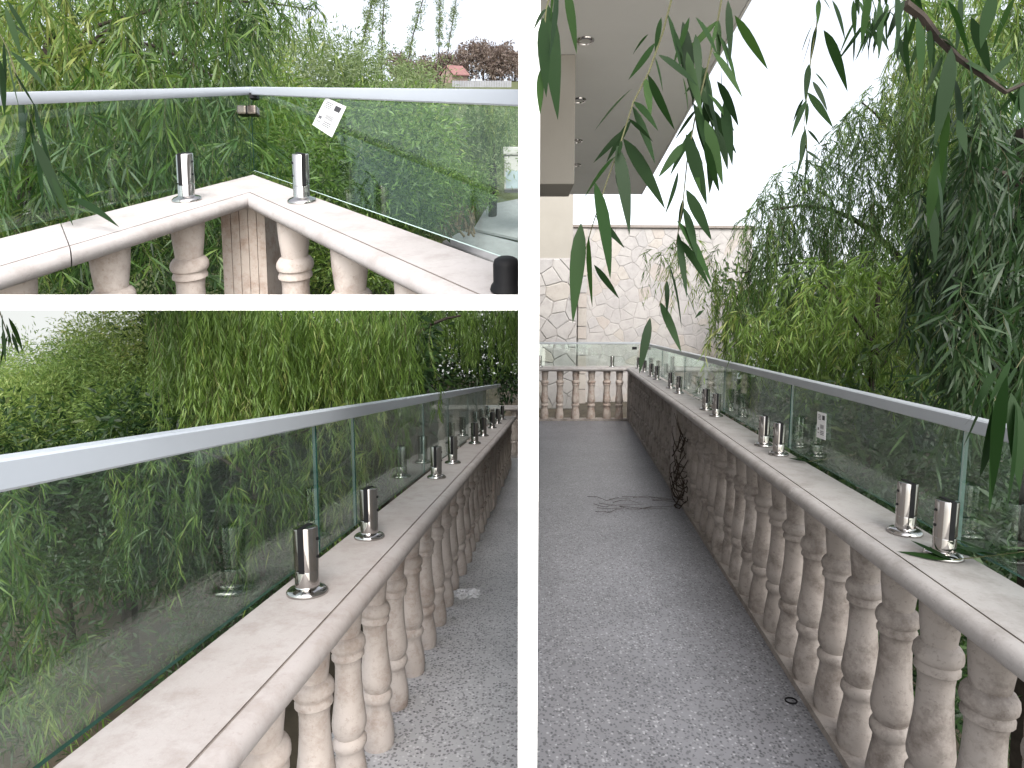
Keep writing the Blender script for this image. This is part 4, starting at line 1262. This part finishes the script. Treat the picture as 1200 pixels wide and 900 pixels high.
sprig(fR, sx - 0.02, sy, HC, 1.25, 'sprig of willow leaves poking over the coping under the sticker pane', 6)

# ---------------- lower-left garden
g = ground_at(430, 6.0)
willow('broad weeping willow hanging in bright curtains above the lower glass railing', [
    ([(175, 310), (490, 300), (490, 372), (300, 380), (180, 372)], 700, 3.7, 5.0, .35, .95, .072, .0095, 58, .05, .55, 0.0),
    ([(470, 310), (625, 300), (625, 380), (470, 380)], 420, 6.6, 8.4, .3, .80, .08, .012, 50, .05, .55, 0.0),
    ([(290, 372), (480, 366), (480, 420), (300, 420)], 260, 4.0, 5.4, .25, .6, .072, .0095, 58, .06, .55, 0.0),
    ([(180, 380), (330, 372), (330, 460), (200, 450)], 300, 3.9, 5.0, .25, .6, .072, .0095, 56, .08, .6, 0.0)],
    keep_bl, (curve(g, at(425, 380, 5.8), (0.2, 0, 0)), 0.18, 0.08,
              [(curve(at(430, 470, 5.8), at(330, 372, 5.0), (0, 0, .3)), .04, .010), (curve(at(428, 450, 5.8), at(540, 370, 6.5), (0, 0, .3)), .04, .010)]), 'leaf_bright')
willow('light green willow shoots drooping below handrail level outside the lower glass', [
    ([(120, 520), (330, 480), (340, 600), (200, 640), (130, 620)], 105, 3.3, 4.2, .25, .62, .085, .0105, 50, .14, .6, 0.15),
    ([(330, 470), (470, 450), (450, 560), (340, 620)], 80, 3.6, 4.6, .25, .6, .085, .0105, 50, .12, .6, 0.15)],
    keep_bl, (curve(ground_at(300, 4.4), at(290, 500, 4.2), (.1, 0, 0)), 0.05, 0.015,
              [(curve(at(292, 560, 4.2), at(180, 540, 3.9), (0, 0, .25)), .015, .004), (curve(at(292, 560, 4.2), at(400, 500, 4.2), (0, 0, .25)), .015, .004)]), 'leaf', name='young_willow')
willow('pale near willow shoots trailing close to the lower glass', [
    ([(-60, 560), (50, 560), (60, 700), (-60, 720)], 46, 1.9, 2.6, .25, .5, .085, .010, 55, .12, .6, 0.15),
    ([(0, 740), (120, 740), (120, 820), (0, 840)], 26, 2.4, 3.0, .2, .45, .085, .010, 55, .15, .6, 0.2)],
    keep_bl, (curve(ground_at(-60, 2.9), at(-60, 540, 2.6), (-.1, 0, 0)), 0.045, 0.012,
              [(curve(at(-60, 620, 2.7), at(40, 570, 2.3), (0, 0, .15)), .012, .004)]), 'leaf', name='young_willow', stem_r=0.0014)
cl = poly_points([(85, 408), (100, 385), (130, 376), (175, 378), (200, 400), (215, 480), (60, 500), (40, 440)], 190, 5.6, 7.2)
bush('olive green bushy tree with leaves lightened in colour beside the willow curtain', cl, 230, .055, .0095, 'leaf_olive', keep_bl, rad=.28, name='bushy_tree', cat='tree', simple=False,
     trunk=(curve(ground_at(130, 6.6), at(130, 420, 6.6), (.1, 0, 0)), .10, .04, []))
cl = poly_points([(-80, 440), (30, 412), (75, 405), (120, 430), (260, 460), (260, 520), (-80, 545)], 280, 4.8, 6.4)
bush('pale green shrubs massed under the open sky at the garden edge', cl, 190, .052, .009, 'leaf_shrub', keep_bl, rad=.26, group='shrubs below the balconies', simple=False,
     trunk=([ground_at(60, 6), ground_at(60, 6) + Z * 1.5], .06, .03, []))
cl = poly_points([(-60, 500), (300, 470), (430, 460), (430, 560), (360, 660), (250, 660), (-60, 700)], 560, 4.4, 6.4)
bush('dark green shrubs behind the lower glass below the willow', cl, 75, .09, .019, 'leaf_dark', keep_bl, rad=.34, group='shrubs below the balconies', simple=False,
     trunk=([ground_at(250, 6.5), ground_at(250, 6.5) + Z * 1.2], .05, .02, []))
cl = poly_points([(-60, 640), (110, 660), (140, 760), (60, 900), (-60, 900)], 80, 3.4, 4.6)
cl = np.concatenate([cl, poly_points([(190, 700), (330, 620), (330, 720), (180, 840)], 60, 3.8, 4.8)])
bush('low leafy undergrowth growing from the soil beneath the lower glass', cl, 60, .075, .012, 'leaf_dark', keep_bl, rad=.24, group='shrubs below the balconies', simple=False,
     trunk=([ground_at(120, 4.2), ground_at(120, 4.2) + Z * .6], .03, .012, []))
cl = np.concatenate([poly_points([(190, 364), (490, 364), (490, 470), (200, 500)], 240, 5.8, 7.2), poly_points([(480, 364), (615, 364), (615, 460), (480, 452)], 160, 10.6, 11.6)])  # dark leaves added so gaps in the curtain stay dark
bush('added dark hedge showing through gaps in the willow curtain', cl, 70, .12, .04, 'leaf_dark', keep_bl, rad=.4, name='hedge', cat='hedge',
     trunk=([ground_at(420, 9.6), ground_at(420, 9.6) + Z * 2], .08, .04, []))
px_leaf_branch('small willow sprig hanging before the sky above the pale green shrubs', [(-6, 350), (2, 372), (10, 395), (16, 410)],
               [((3, 368), (5, 398)), ((8, 380), (14, 404)), ((10, 372), (26, 412)), ((4, 385), (6, 418)), ((14, 390), (22, 414)), ((12, 392), (10, 404))], 1.6, wid=.13)

# ---------------- upper-left garden: a hillside rising behind the corner
rows = [(351, 9.6), (330, 10.4), (300, 11.4), (255, 13.2), (200, 17), (150, 27), (118, 48), (104, 90), (97, 150), (95, 230)]
HV = []; nxh = 40
for r_, d_ in rows:
    for px in np.linspace(-260, 612, nxh):
        HV.append(at(px, r_ + (2.0 * math.sin(px * .05 + d_) if 5 < d_ < 40 else 0), d_))
HV = np.array(HV)
b0 = np.array([i * nxh + j for i in range(len(rows) - 1) for j in range(nxh - 1)])
tag(fast_mesh('hillside', HV, np.concatenate([np.stack([b0, b0 + 1, b0 + nxh + 1], 1), np.stack([b0, b0 + nxh + 1, b0 + nxh], 1)]), M['hill'], smooth=True), 'planted hillside rising behind the upper balcony corner', kind='structure')

lim = [(curve(at(60, 70, 4.2), at(250, 90, 3.6), (0, 0, .35)), .020, .006), (curve(at(60, 100, 4.2), at(190, 10, 3.8), (0, 0, .2)), .018, .005), (curve(at(50, 60, 4.2), at(370, 12, 4.0), (0, 0, .35)), .014, .004),
       (curve(at(110, 110, 4.1), at(165, 55, 3.6), (0, 0, 0.02)), .012, .010), (curve(at(60, 150, 4.2), at(200, 165, 3.5), (0, 0, .12)), .014, .004)]
willow('big leafy willow hanging over the upper corner handrail', [
    ([(-120, -60), (300, -80), (300, 40), (200, 90), (-120, 90)], 330, 3.2, 4.8, .25, .7, .135, .0155, 42, .16, .65, 0.2),
    ([(-120, 60), (290, 60), (290, 180), (-120, 220)], 330, 3.0, 4.6, .2, .55, .135, .0155, 42, .18, .65, 0.2),
    ([(280, -40), (385, -20), (372, 20), (300, 60)], 36, 3.4, 4.2, .15, .42, .09, .0125, 46, .2, .65, 0.25),
    ([(-120, 180), (270, 170), (270, 330), (-120, 340)], 260, 3.1, 4.4, .15, .4, .135, .0155, 42, .2, .65, 0.2)],
    keep_tl, (curve(at(22, 348, 4.3), at(60, 40, 4.2), (-.1, 0, 0)), .05, .03, lim), 'leaf')
cl = poly_points([(-120, -30), (300, -30), (330, 40), (330, 300), (-120, 348)], 420, 5.6, 8.5)  # bright leaf colour stands in for sunlight on the leaves behind
bush('thicket of leaves coloured as sunlit behind the big willow at the upper corner', cl, 75, .12, .018, 'leaf_bright', keep_tl, rad=.32, name='thicket', cat='thicket', simple=False,
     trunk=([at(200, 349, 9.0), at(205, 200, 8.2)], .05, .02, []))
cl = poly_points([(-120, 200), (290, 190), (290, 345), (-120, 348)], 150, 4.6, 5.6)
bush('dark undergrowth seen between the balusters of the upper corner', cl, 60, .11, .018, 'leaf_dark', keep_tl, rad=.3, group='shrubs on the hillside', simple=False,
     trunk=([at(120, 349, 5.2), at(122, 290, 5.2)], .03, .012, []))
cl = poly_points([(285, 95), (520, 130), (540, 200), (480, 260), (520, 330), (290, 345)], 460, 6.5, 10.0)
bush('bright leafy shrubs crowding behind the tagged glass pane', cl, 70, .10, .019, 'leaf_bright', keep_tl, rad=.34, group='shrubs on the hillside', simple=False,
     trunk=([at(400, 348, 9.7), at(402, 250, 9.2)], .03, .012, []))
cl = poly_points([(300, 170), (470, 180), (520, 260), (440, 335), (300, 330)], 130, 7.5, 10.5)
bush('deep green bush among the bright shrubs behind the tagged pane', cl, 70, .10, .020, 'leaf_dark', keep_tl, rad=.36, group='shrubs on the hillside', simple=False,
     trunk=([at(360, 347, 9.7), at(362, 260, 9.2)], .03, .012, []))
cl = poly_points([(300, 30), (420, 60), (520, 95), (520, 150), (310, 150)], 240, 9, 13)
bush('soft grey green trees on the hillside above the handrail', cl, 90, .11, .020, 'leaf_grey', keep_tl, rad=.42, name='hillside_trees', cat='tree', simple=False,
     trunk=([at(400, 215, 11), at(405, 80, 11)], .06, .02, []))
cl = poly_points([(440, 130), (600, 130), (606, 175), (560, 230), (450, 220)], 330, 11, 15)
bush('hazy shrubs on the slope left of the stone pillar', cl, 80, .10, .018, 'leaf_grey', keep_tl, rad=.36, group='shrubs on the hillside', simple=False,
     trunk=([at(520, 256, 13), at(520, 190, 12)], .05, .02, []))
cl = poly_points([(470, 195), (570, 200), (575, 235), (500, 262), (440, 270)], 260, 9.0, 12.0)
bush('bright green ground shrubs behind the dry stems', cl, 70, .075, .015, 'leaf_bright', keep_tl, rad=.22, group='shrubs on the hillside', simple=False,
     trunk=([at(500, 300, 11.4), at(500, 240, 11)], .03, .012, []))
willow('small dark willow with hanging shoots on the slope near the stone pillar', [
    ([(525, 118), (612, 108), (612, 150), (540, 150)], 130, 11, 13, .4, .95, .09, .014, 46, .06, .55, 0.1)],
    keep_tl, (curve(at(577, 256, 13), at(572, 125, 12), (.1, 0, 0)), .10, .05, []), 'leaf', name='small_willow')
# tall slender poplars
pop_labels = ['short curved leafy poplar rising from the grey green hillside trees', 'upright leafy poplar standing beside its leaning twin', 'leaning leafy poplar standing beside its upright twin',
              'pale trunked upright poplar rising beside the red roofed house', 'pale trunked leaning poplar rising beside the red roofed house']
for ip, (px, d_, lean, base_r) in enumerate(((415, 26, 22, 120), (446, 30, 4, 120), (470, 31, 26, 120), (513, 40, 3, 108), (519, 41, 16, 108))):
    t = thing('poplar', pop_labels[ip], 'poplar', 'poplars on the skyline')
    n_ = 80
    ys_ = rng.uniform(-30, 100 if px < 500 else 55, n_)
    xs_ = px + lean * (90 - ys_) / 90 + rng.normal(size=n_) * (3.2 if px < 500 else 2.2)
    C = at_many(xs_, ys_, d_ + rng.normal(size=n_) * .25)
    leaves_obj('crown', [bush_leaves(C, rng.uniform(.10, .25, n_), 26, .13, .05, 1.0)], M['leaf_grey'], t, keep_tl, simple=True)
    trunk_obj(t, [at(px, base_r, d_), at(px + lean * .5, 45, d_), at(px + lean * 1.3, -30, d_)], .05, .02)
# distant brown wood, house and fence
for k, (px, top_, w_) in enumerate([(470, 62, 14), (495, 66, 12), (522, 60, 14), (548, 52, 13), (566, 46, 13), (588, 49, 12), (603, 60, 10), (535, 68, 12), (578, 66, 12), (508, 78, 10), (485, 80, 10)]):
    t = thing('distant_tree', 'bare brownish tree in the distant wood behind the red roofed house', 'tree', 'distant brown trees')
    n_ = 60
    C = at_many(px + rng.normal(size=n_) * w_ * .55, top_ + np.abs(rng.normal(size=n_)) * 14 + rng.uniform(0, 10, n_), 190 + rng.uniform(-5, 5, n_))
    leaves_obj('crown', [bush_leaves(C, rng.uniform(.6, 1.5, n_), 40, 1.1, .35, .3)], M['leaf_brown'], t, keep_tl, simple=True)
    trunk_obj(t, [at(px, 104, 190), at(px + 1, top_ + 12, 190)], .4, .15)
ho = thing('distant_house', 'small brick house with red gabled roof below the distant brown wood', 'house')
HD = 150
hx0, hx1, hx2 = 517, 530, 548
A = at(hx0, 97, HD); B = at(hx1, 97, HD - 3); Cc = at(hx2, 97, HD + 4)
hw = Z * (9 / F * HD); hr = Z * (18.5 / F * HD)
mid = (A + B) / 2
dp = Cc - B
Vw = [A, B, B + hw, mid + hr * .93, A + hw]; Vw2 = [v + dp for v in Vw]
mesh_obj('wall', Vw + Vw2, [(0, 1, 2, 3, 4), (9, 8, 7, 6, 5), (0, 5, 6, 1), (1, 6, 7, 2), (4, 9, 5, 0)], M['brickwall'], ho, at_loc=A)
o_ = (A - B) * .16
Vr = [B + hw * .9 - o_, mid + hr, A + hw * .9 + o_]
Vr = Vr + [v + dp * 1.06 for v in Vr]; Vr = [v - dp * 0.03 for v in Vr] + [v - dp * .03 + Z * .25 for v in Vr]
mesh_obj('roof', Vr, [(0, 1, 4, 3), (1, 2, 5, 4), (6, 9, 10, 7), (7, 10, 11, 8), (0, 6, 7, 1), (1, 7, 8, 2), (3, 4, 10, 9), (4, 5, 11, 10), (0, 3, 9, 6), (2, 8, 11, 5)], M['redroof'], ho, at_loc=A)
fn = thing('fence', 'low grey boundary fence in front of the distant house', 'fence')
for k in range(24):
    px = 530 + k * 2.9
    p = at(px, 105, 100); q_ = at(px + 2.6, 105, 100)
    box('panel', p, q_ - p, np.array([0, .12, 0]), Z * (10 / F * 100), M['fence'], fn)
# stone pillar, concrete slab and dry stems on the slope
pl = thing('stone_pillar', 'pale capped stone pillar with bluish panel standing on the slope', 'pillar')
PD = 11.5
A = at(591, 222, PD); w_ = 40 / F * PD
box('shaft', A, RT * w_, np.array([0, .3, 0]), Z * (38 / F * PD), M['coping'], pl, bevel=.01)
box('panel', A + RT * .03 - np.array([0, .012, 0]) + Z * .02, RT * (w_ - .06), np.array([0, .01, 0]), Z * (20 / F * PD), M['blue'], pl)
box('cap', A - RT * .03 - np.array([0, .03, 0]) + Z * (38.3 / F * PD), RT * (w_ + .06), np.array([0, .36, 0]), Z * (10 / F * PD), M['coping'], pl, bevel=.03)
A, B, Cc, Dd = at(518, 283, 11.8), at(612, 318, 10.6), at(612, 285, 11.7), at(545, 268, 12.4)
V = [A, B, Cc, Dd] + [v - Z * .06 for v in (A, B, Cc, Dd)]
tag(mesh_obj('concrete_slab', V, [(0, 1, 2, 3), (7, 6, 5, 4), (0, 4, 5, 1), (1, 5, 6, 2), (2, 6, 7, 3), (3, 7, 4, 0)], M['slab'], at_loc=A, bevel=.02), 'smooth grey concrete slab lying outside the right-hand coping', 'slab')
A, B, Cc, Dd = at(555, 268, 12.3), at(612, 280, 11.8), at(612, 232, 14), at(572, 240, 13.8)
V = [A, B, Cc, Dd] + [v - Z * .05 for v in (A, B, Cc, Dd)]
tag(mesh_obj('paved_path', V, [(0, 1, 2, 3), (7, 6, 5, 4), (0, 4, 5, 1), (1, 5, 6, 2), (2, 6, 7, 3), (3, 7, 4, 0)], M['slab'], at_loc=A), 'grey paved path at the foot of the stone pillar', kind='structure')
ds = thing('dry_plant', 'dried brown plant with curled stems on the slope beyond the coping', 'plant')
paths = []
for k in range(26):
    x0 = random.uniform(515, 556); y0 = random.uniform(262, 280)
    hgt = random.uniform(20, 52); bx_ = random.uniform(-16, 16); d_ = 11.0 + random.uniform(-.35, .35)
    pts = [at(x0 + bx_ * math.sin(t * 2.6), y0 - hgt * math.sin(t * 1.9), d_) for t in np.linspace(0, 1.25, 9)]
    paths.append((pts, [.026 - .012 * i / 8 for i in range(9)]))
tube_obj('stem', paths, M['dry'], ds, sides=5)
# near leaves hanging over the left coping of the corner
px_leaf_branch('near willow shoot drooping over the left coping of the corner', [(10, 60), (30, 120), (45, 165), (52, 200)],
               [((38, 160), (80, 246)), ((60, 205), (84, 258)), ((40, 120), (62, 200)), ((66, 210), (112, 240)), ((85, 232), (138, 256)), ((45, 165), (50, 230)), ((20, 90), (14, 130)), ((24, 110), (28, 170)), ((70, 200), (105, 232)), ((14, 180), (10, 210)), ((30, 140), (18, 200)), ((48, 180), (72, 250))], 1.75, wid=.11)
px_leaf_branch('long near willow leaves crossing the left end of the pale handrail', [(-30, -20), (-5, 30), (10, 60), (18, 90)],
               [((8, 55), (22, 122)), ((12, 60), (54, 98)), ((4, 20), (38, 45)), ((8, 0), (34, 42)), ((0, 70), (5, 128)), ((-6, 50), (2, 110)), ((6, 8), (24, 60))], 1.45, wid=.12)
